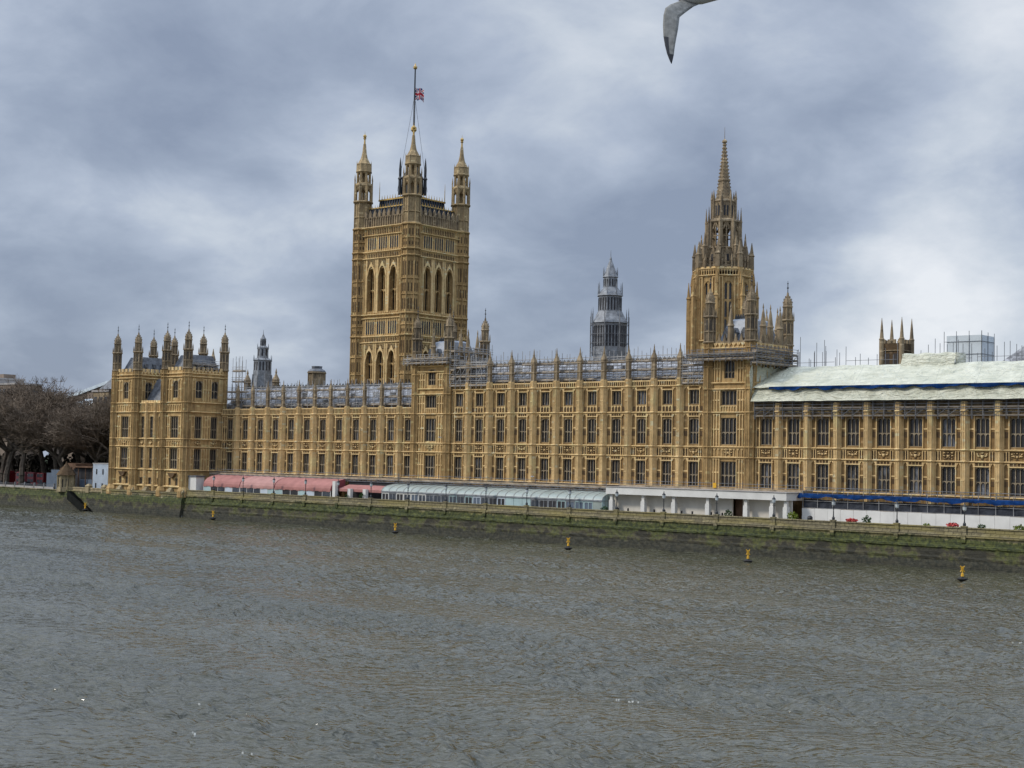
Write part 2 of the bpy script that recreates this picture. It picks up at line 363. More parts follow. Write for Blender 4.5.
WCACHE = {}
def window_meshes(wd, h, lights, trans=(.45,), arch='flat', depth=.42, mat='mull', pane='glass', mw=.115):
    key = (wd, h, lights, trans, arch, depth, mat, pane, mw)
    if key in WCACHE: return WCACHE[key]
    b = MB(); hw = wd/2; y0, y1 = depth*.45, depth-.03
    b.box(-hw, -hw+mw*.6, y0, y1, 0, h); b.box(hw-mw*.6, hw, y0, y1, 0, h); b.box(-hw+mw*.6, hw-mw*.6, y0+.01, y1, 0, mw*.6); b.box(-hw+mw*.6, hw-mw*.6, y0+.01, y1, h-mw*.7, h)
    lw = wd/lights
    for i in range(1, lights):
        x = -hw+lw*i; b.box(x-mw/2, x+mw/2, y0+.02, y1-.01, mw*.6, h-mw*.7)
    for t in trans: b.box(-hw+mw*.6, hw-mw*.6, y0+.035, y1-.02, h*t-mw*.5, h*t+mw*.5)
    tops = [h-mw*.7]+[h*t-mw*.5 for t in trans]
    for zt in tops:                                       # cusped light heads
        for i in range(lights):
            a, c = -hw+lw*i+mw/2, -hw+lw*(i+1)-mw/2; q = lw*.42; m = (a+c)/2
            b.prism([(a, zt), (a, zt-q), (a+(m-a)*.35, zt-q*.4), (m-.02, zt)][::1], y0+.05, y1-.03)
            b.prism([(c, zt), (m+.02, zt), (c-(c-m)*.35, zt-q*.4), (c, zt-q)], y0+.05, y1-.03)
    if arch == 'pointed':
        ah = min(h*.3, wd*.75); N = 5
        L = [(-hw, h-.002), (-hw, h-ah)]; 
        for k in range(1, N+1):
            t = k/N; L.append((-hw+hw*(1-math.cos(t*math.pi/2))**.9*.98, h-ah+ah*math.sin(t*math.pi/2)-.003))
        b.prism(L, .02, y1); b.prism([(-x, z) for x, z in L][::-1], .02, y1)
    elif arch == 'four':                                  # flattened Tudor head
        ah = wd*.22
        L = [(-hw, h-.002), (-hw, h-ah), (-hw*.75, h-ah*.35), (-.03, h-.004)]
        b.prism(L, .02, y1); b.prism([(-x, z) for x, z in L][::-1], .02, y1)
    fm = b.mesh('window', mat)
    p = MB(); p.quad((-hw, depth-.005, 0), (hw, depth-.005, 0), (hw, depth-.005, h), (-hw, depth-.005, h))
    WCACHE[key] = (fm, p.mesh('pane', pane)); return WCACHE[key]
def put_window(parent, F, x, z, rz, y=0., **k):
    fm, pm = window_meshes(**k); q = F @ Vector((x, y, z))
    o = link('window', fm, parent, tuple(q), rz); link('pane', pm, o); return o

def carved_mesh(wd, h, seed):
    r = random.Random(seed); nx, nz = 22, 18; bl = []
    for _ in range(16):
        bl.append((r.uniform(0, .5), r.uniform(.08, .92), r.uniform(.04, .09), r.uniform(.4, 1.)))
    bl += [(0, .45, .16, 1.3), (.03, .85, .09, 1.), (.33, .5, .10, 1.1), (.38, .72, .07, .9)]
    vs = []
    for j in range(nz+1):
        for i in range(nx+1):
            u, v = i/nx-.5, j/nz; au = abs(u); d = sum(a*math.exp(-((au-bu)**2*(wd/h)**2+(v-bv)**2)/(s*s)) for bu, bv, s, a in bl)
            e = 0 if 0 < i < nx and 0 < j < nz else 1
            vs.append((u*wd, .04-.26*min(1.2, d)*(1-e), v*h))
    b = MB()
    b.add(vs, [(j*(nx+1)+i, j*(nx+1)+i+1, (j+1)*(nx+1)+i+1, (j+1)*(nx+1)+i) for j in range(nz) for i in range(nx)])
    b.mi = [0 if sum(vs[k][1] for k in f)/4 < -.13 else 1 for f in b.f]  # deep faces take the dark material as painted recess shade
    return b.mesh('carved_panel', ('pale', 'brown_shade'))

def ribs(mb, x0, x1, z0, z1, n, y=0., wd=.13, pr=.13, head=True):
    pr *= 1.5
    """blind tracery: upright ribs with little pointed heads between them"""
    st = (x1-x0)/n
    for i in range(n+1):
        x = x0+st*i; mb.box(x-wd/2, x+wd/2, y-pr, y+.02, z0, z1)
    if head:
        for i in range(n):
            a, c = x0+st*i+wd/2, x0+st*(i+1)-wd/2; m = (a+c)/2; q = min(.9, st*.6)
            mb.prism([(a, z1), (a, z1-q), (m, z1-.02)], y-pr*.7, y+.02); mb.prism([(c, z1), (m, z1-.02), (c, z1-q)], y-pr*.7, y+.02)
def string(mb, x0, x1, z, h=.28, pr=.28, y=0.):
    mb.loft([[(x, y+.02, z), (x, y-pr*.5, z), (x, y-pr, z+h*.45), (x, y-pr, z+h*.75), (x, y-pr*.3, z+h), (x, y+.02, z+h)] for x in (x0, x1)])

def finial(b, cx, cy, z, h, r=.16):
    b.ngon(cx, cy, [(r*.6, z), (r*.45, z+h*.35), (r*1.5, z+h*.42), (r*.5, z+h*.5), (r*.4, z+h*.72), (r*1.1, z+h*.78), (r*.3, z+h*.85), (.03, z+h)], 6)
def oct_shaft(b, cx, cy, r, z0, z1, rib=.12, mids=True, belts=()):
    b.ngon(cx, cy, [(r*.93, z0), (r*.93, z1)])
    for k in range(8):
        c, s = OCT[k]; x, y = cx+c*r, cy+s*r
        b.ngon(x, y, [(rib, z0), (rib, z1)], 4, math.atan2(s, c))
        if mids:
            c2, s2 = math.cos(R(45*k)), math.sin(R(45*k)); a = r*.93*.924+.02; b.ngon(cx+c2*a, cy+s2*a, [(rib*.7, z0), (rib*.7, z1)], 4, R(45*k))
    for z, pr, h in belts: b.ngon(cx, cy, [(r+pr*.3, z), (r+pr, z+h*.4), (r+pr, z+h*.7), (r+pr*.2, z+h)])

def turret_parts(parent, x, y, z, s=1.0, mat='weather', r=1.05):
    """octagonal stair-turret top, 12.3 m: shaft, arcaded drum, ogee cap, finial"""
    b = MB()
    oct_shaft(b, 0, 0, r, 0, 5.0*s, .11, True, ((0, .25, .4), (2.0*s, .12, .25), (4.7*s, .3, .45)))
    for k in range(8):
        a = R(45*k); c, sn = math.cos(a), math.sin(a)
        F = b.T; b.T = frame(0, 0, a+R(90)); b.cur = 1; b.box(-.16, -.05, -r*.93*.924-.06, -r*.5, 2.5*s, 4.3*s); b.box(.05, .16, -r*.93*.924-.06, -r*.5, 2.5*s, 4.3*s); b.cur = 0; b.T = F
        cx, sx = OCT[k]; b.ngon(cx*r*1.12, sx*r*1.12, [(.12, 5.0*s), (.10, 5.7*s), (.01, 6.6*s)], 4)
    oct_shaft(b, 0, 0, r*.74, 5.0*s, 7.6*s, .10, True, ((7.3*s, .22, .4),))
    b.ngon(0, 0, [(r*.80, 7.65*s), (r*.84, 8.0*s), (r*.74, 8.6*s), (r*.46, 9.1*s), (r*.24, 9.6*s), (r*.14, 10.2*s)])
    for k in range(8):
        cx, sx = OCT[k]
        for q, rr_, in ((8.2, .84), (8.75, .70), (9.2, .44)): b.ngon(cx*r*rr_, sx*r*rr_, [(.09, q*s), (.03, (q+.35)*s)], 4)
    b.cur = 2; finial(b, 0, 0, 10.1*s, 2.3*s, .15); b.cur = 0
    t = link('turret', b.mesh('turret', (mat, 'dark', 'ironblack')), parent, (x, y, z)); return t
def pinnacle_mesh(zs, half, capr, tip, mat='weather', nm='pinnacle'):
    """zs: shaft bottom/top; square shaft with niches, gablets and a crocketed spirelet"""
    z0, z1 = zs; b = MB(); h = half
    b.square(0, 0, [(h*.85, z0), (h*.85, z1)])
    for sx in (-1, 1):
        for sy in (-1, 1): b.square(sx*h*.86, sy*h*.86, [(h*.2, z0), (h*.2, z1)])
    for k in (.0, .45, .93): zz = z0+(z1-z0)*k; b.square(0, 0, [(h*1.1, zz), (h*1.22, zz+.14), (h*1.05, zz+.3)])
    b.square(0, 0, [(capr, z1+.1), (capr*1.08, z1+.35), (capr*.8, z1+.75), (capr*.3, z1+(tip-z1)*.55), (.05, tip-.15)])
    for sx in (-1, 1):
        for sy in (-1, 1):
            for k in range(3):
                t = .25+.2*k; rr = capr*(1-t)*.95; b.square(sx*rr*.75, sy*rr*.75, [(.07, z1+(tip-z1)*t*.85), (.07, z1+(tip-z1)*t*.85+.18)])
    finial(b, 0, 0, tip-.75, .95, .11)
    return b.mesh(nm, mat)

def buttress_mesh(z0, z1, marks, wd=1.22, pr=.95, mat='pale'):
    b = MB(); h = wd/2
    def ring(k, z): return [(-h*k, .02, z), (-h*k, -pr*.42*k, z), (-h*.55*k, -pr*k, z), (h*.55*k, -pr*k, z), (h*k, -pr*.42*k, z), (h*k, .02, z)]
    b.loft([ring(1, z0), ring(.97, (z0+z1)/2), ring(.93, z1)])
    for z in marks: b.loft([ring(1.08, z), ring(1.22, z+.12), ring(1.2, z+.24), ring(1.02, z+.34)])
    ms = [z0]+list(marks)+[z1]
    for a, c in zip(ms[:-1], ms[1:]):                    # sunk panels read from their raised frames
        if c-a < 1.2: continue
        for x in (-h*.5, h*.5, 0): b.box(x-.045, x+.045, -pr-.06, -pr*.9, a+.42, c-.1)
        mid = (a+c)/2
        if c-a > 3: b.box(-h*.5, h*.5, -pr-.075, -pr*.9, mid-.09, mid+.09)
        for sx in (-1, 1): b.tube((sx*h*.78, -pr*.72, a+.4), (sx*h*.78, -pr*.72, c-.1), .05, 4)
    return b.mesh('buttress', mat)

# ------------------------------------------------------------------ scaffolding
UT = {}
def unit_tube(r, mat):
    if (r, mat) not in UT:
        b = MB(); b.ngon(0, 0, [(r, 0), (r, 1)], 5); UT[(r, mat)] = b.mesh('standard', mat)
    return UT[(r, mat)]
def scaffold(name, label, x0, x1, ys, z0, levels, ztop, step, mat='steel', deck=True, sheets=0., seed=0, group=None, jitter=.8, r=.058, braces=True, deckz=.42):
    rr = random.Random(seed); t = thing(name, label, 'scaffolding', ((x0+x1)/2, ys[0], z0), group); o = Vector(t.location)
    n = max(1, round((x1-x0)/step)); xs = [x0+(x1-x0)*i/n for i in range(n+1)]
    um = unit_tube(r, mat)
    for y in ys:
        for x in xs:
            s = link('standard', um, t, (x-o.x+rr.uniform(-.08, .08), y-o.y, 0)); s.scale = (1, 1, ztop-z0+rr.uniform(-jitter, jitter))
    b = MB()
    for y in ys:
        for z in levels:
            for dz in (0, .55, 1.05):
                if dz and rr.random() < .15: continue
                b.tube((x0-o.x-.3, y-o.y-.06, z-o.z+dz), (x1-o.x+.3, y-o.y-.06, z-o.z+dz), r*.9)
    for x in xs:
        for z in levels: b.tube((x-o.x, ys[0]-o.y-.25, z-o.z+.05), (x-o.x, ys[-1]-o.y+.25, z-o.z+.05), r*.8)
    b.build('ledger', mat, t)
    if deck:
        b = MB()
        for z in levels:
            x = x0
            while x < x1-.5:
                e = min(x1, x+rr.uniform(3, 7))
                if rr.random() < .85: b.box(x-o.x, e-o.x-.05, ys[0]-o.y-.02, ys[-1]-o.y, z-o.z-.16, z-o.z-.16+deckz)
                x = e
        b.build('deck_board', 'board', t)
    if braces:
        for i in range(len(xs)-1):
            for a, c in zip(levels[:-1], levels[1:]):
                if rr.random() < .55: b = MB(); b.tube((xs[i]-o.x, ys[0]-o.y-.1, a-o.z), (xs[i+1]-o.x, ys[0]-o.y-.1, c-o.z), r*.8); b.build('brace', mat, t)
    if sheets:
        for i in range(len(xs)-1):
            for a, c in zip(levels[:-1], levels[1:]):
                if rr.random() < sheets:
                    q = rr.uniform(.3, 1); b = MB()
                    b.box(xs[i]-o.x+.1, xs[i+1]-o.x-.1, ys[-1]-o.y+.06, ys[-1]-o.y+.09, a-o.z+.1, a-o.z+.1+(c-a-.4)*q); b.build('sheeting', 'sheet', t)
    return t

# ================================================================== SETTING
# river: one sheet, finely waved in front of the camera
def water():
    def axis(pts):
        o = []
        for a, b, s in pts: o += list(np.arange(a, b, s))
        return np.array(o+[pts[-1][1]])
    X = axis(((-1500, -300, 60), (-300, -130, 4), (-130, 60, .62), (60, 285, .31), (285, 420, 4), (420, 1800, 60)))
    Y = axis(((-900, -300, 30), (-300, -215, 2), (-215, -110, .27), (-110, -10.6, .5)))
    gx, gy = np.meshgrid(X, Y); r = np.random.RandomState(3); h = np.zeros_like(gx)
    lams = np.concatenate([r.uniform(.8, 2.6, 70), r.uniform(3.0, 7.0, 16), r.uniform(8, 17, 7)])
    for lam in lams:
        th = R(200)+r.normal(0, .75); k = 2*math.pi/lam; ph = r.uniform(0, 6.28)
        arg = k*(gx*math.cos(th)+gy*math.sin(th))+ph
        h += (.0075 if lam < 3 else .0068 if lam < 8 else .0034)*lam*(1-2*np.abs(np.sin(arg/2))**.9) if lam < 8 else .0030*lam*np.sin(arg)
    # wind patches: rougher and calmer water
    g = np.zeros_like(gx)
    for _ in range(14):
        th = r.normal(0, .5)+math.pi/2; lam = r.uniform(9, 42); g += np.sin(2*math.pi/lam*(gx*math.cos(th)*.55+gy*math.sin(th)*1.15+1.5*np.sin(gx/17+lam))+r.uniform(0, 6.28))
    h *= np.clip(.85+.10*g, .4, 1.4)
    u_, v_ = np.array([math.cos(YAW), math.sin(YAW)]), np.array([-math.sin(YAW), math.cos(YAW)])
    calm = np.zeros_like(gx)
    for px_, py_, a_, b_ in ((251.2, -156.0, 3.6, .5), (254.5, -157.4, 2.6, .4)):
        du = (gx-px_)*u_[0]+(gy-py_)*u_[1]; dv = (gx-px_)*v_[0]+(gy-py_)*v_[1]; calm += np.exp(-((du/a_)**2+((dv+.18*du)/b_)**2))
    calm = np.clip(calm+.30*np.clip(.42-.20*g, 0, 1), 0, 1)
    h *= (1-.5*np.clip(calm, 0, 1))
    fade = np.clip((gx+290)/60, 0, 1)*np.clip((410-gx)/100, 0, 1)*np.clip((gy+298)/60, 0, 1)
    h *= fade
    nx, ny = len(X), len(Y); co = np.stack([gx, gy, h], -1).reshape(-1, 3).astype(np.float32)
    i = np.arange(nx-1)[None, :]+nx*np.arange(ny-1)[:, None]; q = np.stack([i, i+1, i+nx+1, i+nx], -1).reshape(-1, 4).astype(np.int32)
    me = bpy.data.meshes.new('river'); me.vertices.add(len(co)); me.vertices.foreach_set('co', co.ravel())
    me.loops.add(q.size); me.loops.foreach_set('vertex_index', q.ravel()); me.polygons.add(len(q))
    me.polygons.foreach_set('loop_start', np.arange(0, q.size, 4, dtype=np.int32)); me.polygons.foreach_set('loop_total', np.full(len(q), 4, dtype=np.int32))
    me.polygons.foreach_set('use_smooth', np.ones(len(q), bool)); me.update(calc_edges=True); me.materials.append(M['water'])
    me.attributes.new('calm', 'FLOAT', 'POINT').data.foreach_set('value', calm.astype(np.float32).ravel())
    o = link('river', me); tag(o, 'wide brown-grey tidal river with small choppy waves', 'river', kind='structure')
water()
b = MB(); b.box(-1500, 1800, -10.35, 2500, 4.0, 4.35); tag(b.build('ground', 'grass'), 'ground of the park and city behind the river wall', 'ground', kind='structure')
b = MB(); b.box(-6.9, 330, -10.1, 60, 4.36, 5.25); tag(b.build('terrace', 'paving'), 'paved riverside terrace in front of the palace', 'terrace', kind='structure')
b = MB(); b.box(-600, -41, 0.5, 9, 4.354, 4.37); tag(b.build('road', 'asphalt'), 'road behind the bare trees', 'road', kind='structure')

# ------------------------------------------------------------------ embankment walls
def emb_wall(name, label, x0, x1, prof, step=.8):
    t = thing(name, label, 'river wall', (x0, -10.5, 0)); r = random.Random(int(x0)+5); rings = []
    n = int((x1-x0)/step)
    for i in range(n+1):
        x = (x1-x0)*i/n
        rings.append([(x, y+10.5+(r.uniform(-.09, .09) if z < 4.2 else 0), z+(r.uniform(-.05, .05) if z < 4.2 else 0)) for y, z in prof])
    b = MB(); m = len(prof); vs = [q for g in rings for q in g]
    b.add(vs, [(i*m+j, i*m+j+1, (i+1)*m+j+1, (i+1)*m+j) for i in range(n) for j in range(m-1)]+[tuple(range(m)), tuple(n*m+j for j in range(m))[::-1]])
    b.build('wall', 'wall', t); return t
PROF = [(-9.9, 4.2), (-9.9, 6.28), (-10.62, 6.28), (-10.62, 6.08), (-10.5, 6.02), (-10.5, 5.15), (-10.85, 5.08), (-10.85, 4.72), (-10.6, 4.6), (-10.75, 3.9), (-10.8, 3.5), (-11.15, 3.35), (-11.15, 3.05), (-11.0, 2.9), (-11.1, 2.3), (-11.15, 1.8), (-11.35, 1.55), (-11.3, 1.1), (-11.4, .5), (-11.5, -.3), (-11.6, -1.5)]
tw = emb_wall('river_wall', 'long stone terrace river wall streaked with green algae below the palace', -6.2, 330, PROF)
LAMPX = [4.33, 15.26, 26.24, 37.12, 47.79, 58.16, 69.27, 80.17, 91.11, 101.8, 112.48, 123.58, 134.13, 145.4, 156.85, 168.17, 179.49, 190.79, 201.9]
b = MB(); b.box(-.42, .42, -.22, .3, 5.1, 6.32); b.box(-.5, .5, -.3, .3, 6.32, 6.48); b.box(-.36, .36, -.45, .0, 3.9, 5.09); pm = b.mesh('pier', 'wall')
for x in LAMPX: link('pier', pm, tw, (x+6.2, 0, 0))
PROFL = [(-10.0, 4.0), (-10.0, 4.75), (-10.7, 4.75), (-10.7, 4.5), (-10.55, 4.4), (-10.7, 3.6), (-10.9, 2.9), (-10.95, 2.2), (-11.1, 1.6), (-11.2, 1.0), (-11.3, .4), (-11.5, -.4), (-11.6, -1.5)]
emb_wall('garden_river_wall', 'low mossy green river wall below the bare park trees', -420, -50.2, PROFL)
emb_wall('stair_river_wall', 'mossy green wall between the landing steps and the sandstone pavilion', -50.0, -40.1, PROFL)
PROFP = [(-9.0, 4.2), (-9.0, 5.6), (-11.6, 5.6), (-11.6, 5.2), (-11.4, 5.1), (-11.4, 4.4), (-11.7, 4.2), (-11.8, 3.4), (-11.9, 2.6), (-11.95, 1.8), (-12.1, 1.), (-12.2, .3), (-12.3, -1.5)]
emb_wall('pavilion_river_wall', 'algae covered granite base under the end pavilion', -40.1, -6.2, PROFP)
# landing stair: a dark sloping flight in a slot
t = thing('landing_stairs', 'dark stone steps slanting down the river wall beside the small kiosk', 'stairs', (-55.2, -10.5, 0))
b = MB()
for i in range(18):
    x = i*.62; z = 4.5-i*.275; b.box(x, x+.62, -1.5, -.2, z-2.3, z)
b.build('flight', 'wetblack', t)

# ------------------------------------------------------------------ river front ranges
zA0, zA1 = 16.45, 18.45
def range_front(parent, X0, X1, bays, floors, ztop, butts, bz, kind, wd=2.0, lights=3, winspec=None, Ywall=0.):
    """bays: list of window centres; floors: [(z0,z1,arch)] ; butts: buttress centres"""
    Fm = frame(0, Ywall, 0); ox, oy, oz = parent.location; Fl = frame(-ox, Ywall-oy, 0); Fl[2][3] = -oz
    wl_ = MB(Fl); mo = MB(Fl); ca = MB(Fl)
    ops = [(c-wd/2, c+wd/2, z0, z1) for c in bays for z0, z1, a in floors]
    wall_grid(wl_, X0, X1, 4.4, ztop, ops)
    wl_.build('wall', 'stone', parent)
    for z in (10.55, 16.35, 18.22, 24.65): string(mo, X0, X1, z, .3, .32)
    return Fl, mo

CV = [carved_mesh(2.0, 1.45, s) for s in (1, 2, 3)]
CVS = [carved_mesh(1.1, 1.45, s) for s in (11, 12)]
def build_range(name, label, X0, X1, butts, windows, third, ptop, shaft, tip, wd, seed, ridge, roofz0, roof_mat='rooftile', pin=True, cat='palace wing', bmark=None):
    t = thing(name, label, cat, ((X0+X1)/2, 0, 4.4)); o = Vector(t.location); r = random.Random(seed)
    F = Matrix.Translation(-o)
    wal = MB(F); mo = MB(F)
    def nich(a, c, z0, z1): b = MB(F); b.box(a, c, -.05, .01, z0, z1); b.build('recess_shade', 'brown_shade', t)  # flat dark plates that paint recess shade between the ribs
    floors = [(11.1, 15.65, 'four'), (18.85, 23.6, 'four')]+([(26.3, 28.95, 'flat')] if third else [])
    ops = [(c-wd/2, c+wd/2, a, d) for c in windows for a, d, _ in floors]
    top = 29.6 if third else 24.6
    wall_grid(wal, X0, X1, 4.4, ptop, ops, 0., .45)
    wal.box(X0+.01, X1-.01, .5, 12, 4.4, ptop-.35)
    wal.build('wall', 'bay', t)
    strs = [10.6, 16.3, 18.2, 24.6]+([29.6] if third else [])
    for z in strs: string(mo, X0, X1, z, .32, .36)
    string(mo, X0, X1, 5.3, .6, .3)
    edges = sorted(butts+[X0, X1])
    for c in windows:
        l = max([e for e in edges if e < c], default=X0); h = min([e for e in edges if e > c], default=X1)
        l2, h2 = l+.68, h-.68; a, d = c-wd/2, c+wd/2
        for z0, z1 in ((10.95, 16.25), (18.55, 24.55)):
            for u, v in ((l2, a-.12), (d+.12, h2)):
                if v-u > .35: ribs(mo, u, v, z0, z1, 1 if v-u < 1.3 else 2, 0, .14, .14); mo.box(u, v, -.09, .02, z0+(z1-z0)*.52, z0+(z1-z0)*.52+.22)
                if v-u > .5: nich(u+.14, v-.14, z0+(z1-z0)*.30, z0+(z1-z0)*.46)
            mo.box(a-.3, d+.3, -.22, .02, z1-.62, z1-.44)                          # hood mould
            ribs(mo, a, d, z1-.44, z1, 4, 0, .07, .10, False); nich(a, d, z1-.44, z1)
        for u, v in ((l2, a-.1), (d+.1, h2)):
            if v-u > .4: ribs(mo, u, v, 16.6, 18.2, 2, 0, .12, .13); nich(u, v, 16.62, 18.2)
        if third:
            for u, v in ((l2, a-.1), (d+.1, h2)):
                if v-u > .4: ribs(mo, u, v, 24.95, 29.6, 1, 0, .13, .13); nich(u+.2, v-.2, 25.1, 25.9)
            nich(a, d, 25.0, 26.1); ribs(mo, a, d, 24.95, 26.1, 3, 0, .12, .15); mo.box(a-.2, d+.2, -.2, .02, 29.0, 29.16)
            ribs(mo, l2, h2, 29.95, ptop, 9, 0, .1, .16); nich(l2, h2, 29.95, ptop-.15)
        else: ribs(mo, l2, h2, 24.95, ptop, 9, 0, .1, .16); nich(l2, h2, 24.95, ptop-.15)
        mo.box(l2, h2, -.2, .25, ptop-.12, ptop+.12)
    mo.build('moulding', 'pale', t); pass
    for c in windows:
        for a, d, k in floors:
            put_window(t, F, c, a, 0, wd=wd, h=round(d-a, 3), lights=3, arch=k, trans=(.46,) if d-a > 3 else ())
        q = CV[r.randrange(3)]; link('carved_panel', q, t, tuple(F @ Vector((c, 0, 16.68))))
    bm = buttress_mesh(4.4, ptop+.4, [10.6, 16.3, 18.2, 24.6]+([29.6] if third else []))
    pn = pinnacle_mesh((ptop+.3, shaft), .36 if third else .30, .46 if third else .36, tip) if pin else None
    for x in butts:
        u = link('buttress', bm, t, tuple(F @ Vector((x, 0, 0))))
        if pn: link('pinnacle', pn, u, (0, -.38, 0))
    if ridge:
        rf = MB(F); rf.loft([[(x, 1.2, roofz0), (x, 7.5, ridge), (x, 12.5, roofz0), (x, 11, roofz0-3), (x, 2, roofz0-3)] for x in (X0+.1, X1-.1)])
        ro = rf.build('roof', roof_mat, t)
        if pin:
            c2 = MB(F); n = int((X1-X0)/.55); q = [(X0+.2, ridge-.1)]+[(X0+.2+(X1-X0-.4)*i/n, ridge+(.75 if i % 2 else .18)) for i in range(n+1)]+[(X1-.2, ridge-.1)]
            c2.prism(q, 7.44, 7.56); c2.build('ridge_cresting', 'ironblack', ro)
    return t
LB = [-0.4+5.6*i for i in range(12)]; LB = [-0.2, 5.5, 11.15, 16.8, 22.45, 28.0, 33.5, 39.1, 44.75, 50.3, 55.95]
LW = [(LB[i]+LB[i+1])/2 for i in range(len(LB)-1)]+[-3.2, 58.6]
build_range('south_wing', 'lower sandstone wing with two window rows between the end pavilion and first roof tower', -6.9, 60.4, LB, sorted(LW), False, 26.1, 30.2, 32.7, 2.2, 3, 31.6, 27.2)
MBX = [76.5+5.98*i for i in range(10)]; MWX = [73.7]+[(MBX[i]+MBX[i+1])/2 for i in range(9)]+[133.4]
build_range('central_range', 'taller sandstone range with three window rows between the two roof towers', 71.2, 136.2, MBX, MWX, True, 30.8, 34.8, 37.6, 2.2, 5, 35.3, 31.2)
RBX = [151.6+5.77*i for i in range(15)]; RWX = [148.9]+[(RBX[i]+RBX[i+1])/2 for i in range(14)]
build_range('north_wing', 'sandstone wing on the right under the pale tarpaulin roof', 146.2, 234.5, RBX, RWX, False, 25.9, 26, 27, 2.4, 9, 32.0, 26.3, pin=False)

# ------------------------------------------------------------------ roof towers of the river front
def roof_tower(name, label, x0, x1, yb, ptop, wd, seed):
    cx = (x0+x1)/2; t = thing(name, label, 'tower', (cx, 0, 4.4)); o = Vector(t.location); F = Matrix.Translation(-o)
    yf = -.5
    wal = MB(F); mo = MB(F)
    F0 = F @ frame(0, yf, 0)
    wal.T = F0
    ops = [(cx-wd/2, cx+wd/2, a, d) for a, d in ((11.1, 15.75), (18.8, 23.7), (26.0, 28.7))]+[(cx-1.1, cx+1.1, 30.9, 34.3)]
    wall_grid(wal, x0, x1, 4.4, ptop, ops, 0, .5)
    wal.T = F; wal.box(x0, x1-.5, yf+.55, yb, 4.4, ptop-.4)
    # side face to the right (seen past the roofs)
    FN = F @ frame(x1, (yf+yb)/2, R(90)); hw = (yb-yf)/2
    wal.T = FN; wall_grid(wal, -hw, hw, 4.4, ptop, [(-3.3, -1.2, 30.9, 34.3), (1.2, 3.3, 30.9, 34.3)], -.02, .45)
    wal.build('wall', 'stone', t)
    mo.T = F0
    for T_, a, d in ((F0, x0, x1), (FN, -hw, hw)):
        mo.T = T_
        for z in ([10.6, 16.3, 18.2, 24.5, 28.75, 29.9, ptop-2.2, ptop-.9] if T_ is F0 else [28.75, 29.9, ptop-2.2, ptop-.9]): string(mo, a, d, z, .32, .4)
        ribs(mo, a+1, d-1, ptop-.6, ptop+.2, 8, 0, .12, .2)
        pa = MB(T_)
        n = 7; st = (d-a-1.6)/n; q = [(a+.8, ptop-.5)]
        for i in range(n): x = a+.8+st*i; q += [(x, ptop+.5), (x+st*.2, ptop+.55), (x+st*.5, ptop+1.9), (x+st*.8, ptop+.55)]
        q += [(d-.8, ptop+.5), (d-.8, ptop-.5)]
        pa.prism(q, .05, .4); pa.build('parapet', 'weather', t)
    mo.T = F0
    for z0, z1 in ((10.95, 16.25), (18.55, 24.4), (24.9, 28.7), (30.3, ptop-2.3)):
        for u, v in ((x0+1.25, cx-wd/2-.15), (cx+wd/2+.15, x1-1.25)): ribs(mo, u, v, z0, z1, 3, 0, .13, .15); mo.box(u, v, -.12, .02, (z0+z1)/2, (z0+z1)/2+.25)
    ribs(mo, x0+1.2, x1-1.2, 16.6, 18.2, 9, 0, .1, .12); ribs(mo, cx-wd/2, cx+wd/2, 24.9, 25.9, 6, 0, .1, .12)
    mo.T = FN; ribs(mo, -hw+1.2, hw-1.2, 30.3, ptop-2.3, 9, 0, .12, .12)
    mo.build('moulding', 'pale', t)
    for a, d, li in ((11.1, 15.75, 4), (18.8, 23.7, 4), (26.0, 28.7, 4)): put_window(t, F0, cx, a, 0, wd=wd, h=round(d-a, 3), lights=li, trans=(.46,) if d-a > 3 else (), arch='flat', depth=.48)
    put_window(t, F0, cx, 30.9, 0, wd=2.2, h=3.4, lights=3, trans=(.35,), arch='pointed', depth=.48)
    for x in (-2.25, 2.25): put_window(t, FN, x, 30.9, R(90), wd=2.1, h=3.4, lights=2, trans=(.35,), arch='pointed', depth=.43)
    link('carved_panel', CV[seed % 3], t, tuple(F0 @ Vector((cx, 0, 16.68))))
    for y in (yf+.15, yb-.3):
        for x in (x0+.5, x1-.5):
            b = MB(F); oct_shaft(b, x, y, 1.0, 4.4, ptop+.2, .10, True, [(z, .16, .3) for z in (10.6, 16.3, 18.2, 24.5, 28.75, 33.0, ptop-.9)])
            s = b.build('corner_shaft', 'stone', t)
            tb = turret_parts(s, *(F @ Vector((x, y, ptop+.2))))
    rf = MB(F); m = ptop
    rf.loft([[(x0+1.2, .9, m-.3), (x1-1.2, .9, m-.3), (x1-1.2, yb-1.2, m-.3), (x0+1.2, yb-1.2, m-.3)], [(x0+2.6, 2.9, m+4.6), (x1-2.6, 2.9, m+4.6), (x1-2.6, yb-3, m+4.6), (x0+2.6, yb-3, m+4.6)], [(x0+3.2, 4, m+5.0), (x1-3.2, 4, m+5.0), (x1-3.2, yb-4, m+5.0), (x0+3.2, yb-4, m+5.0)]])
    ro = rf.build('roof', 'roofpale', t)
    c = MB(F)
    n = 14; q = [(x0+3.2, m+4.9)]+[(x0+3.2+(x1-x0-6.4)*i/n, m+(5.9 if i % 2 else 5.3)) for i in range(n+1)]+[(x1-3.2, m+4.9)]
    c.prism(q, 3.9, 4.05); c.build('ridge_cresting', 'ironblack', ro)
    for i in range(3): c = MB(F); x = x0+3+(x1-x0-6)*i/2; c.box(x-.45, x+.45, 1.0, 2.2, m+1.2, m+2.2); c.prism([(x-.55, m+2.2), (x+.55, m+2.2), (x, m+3.1)], .95, 2.2); c.build('dormer', 'roof', ro)
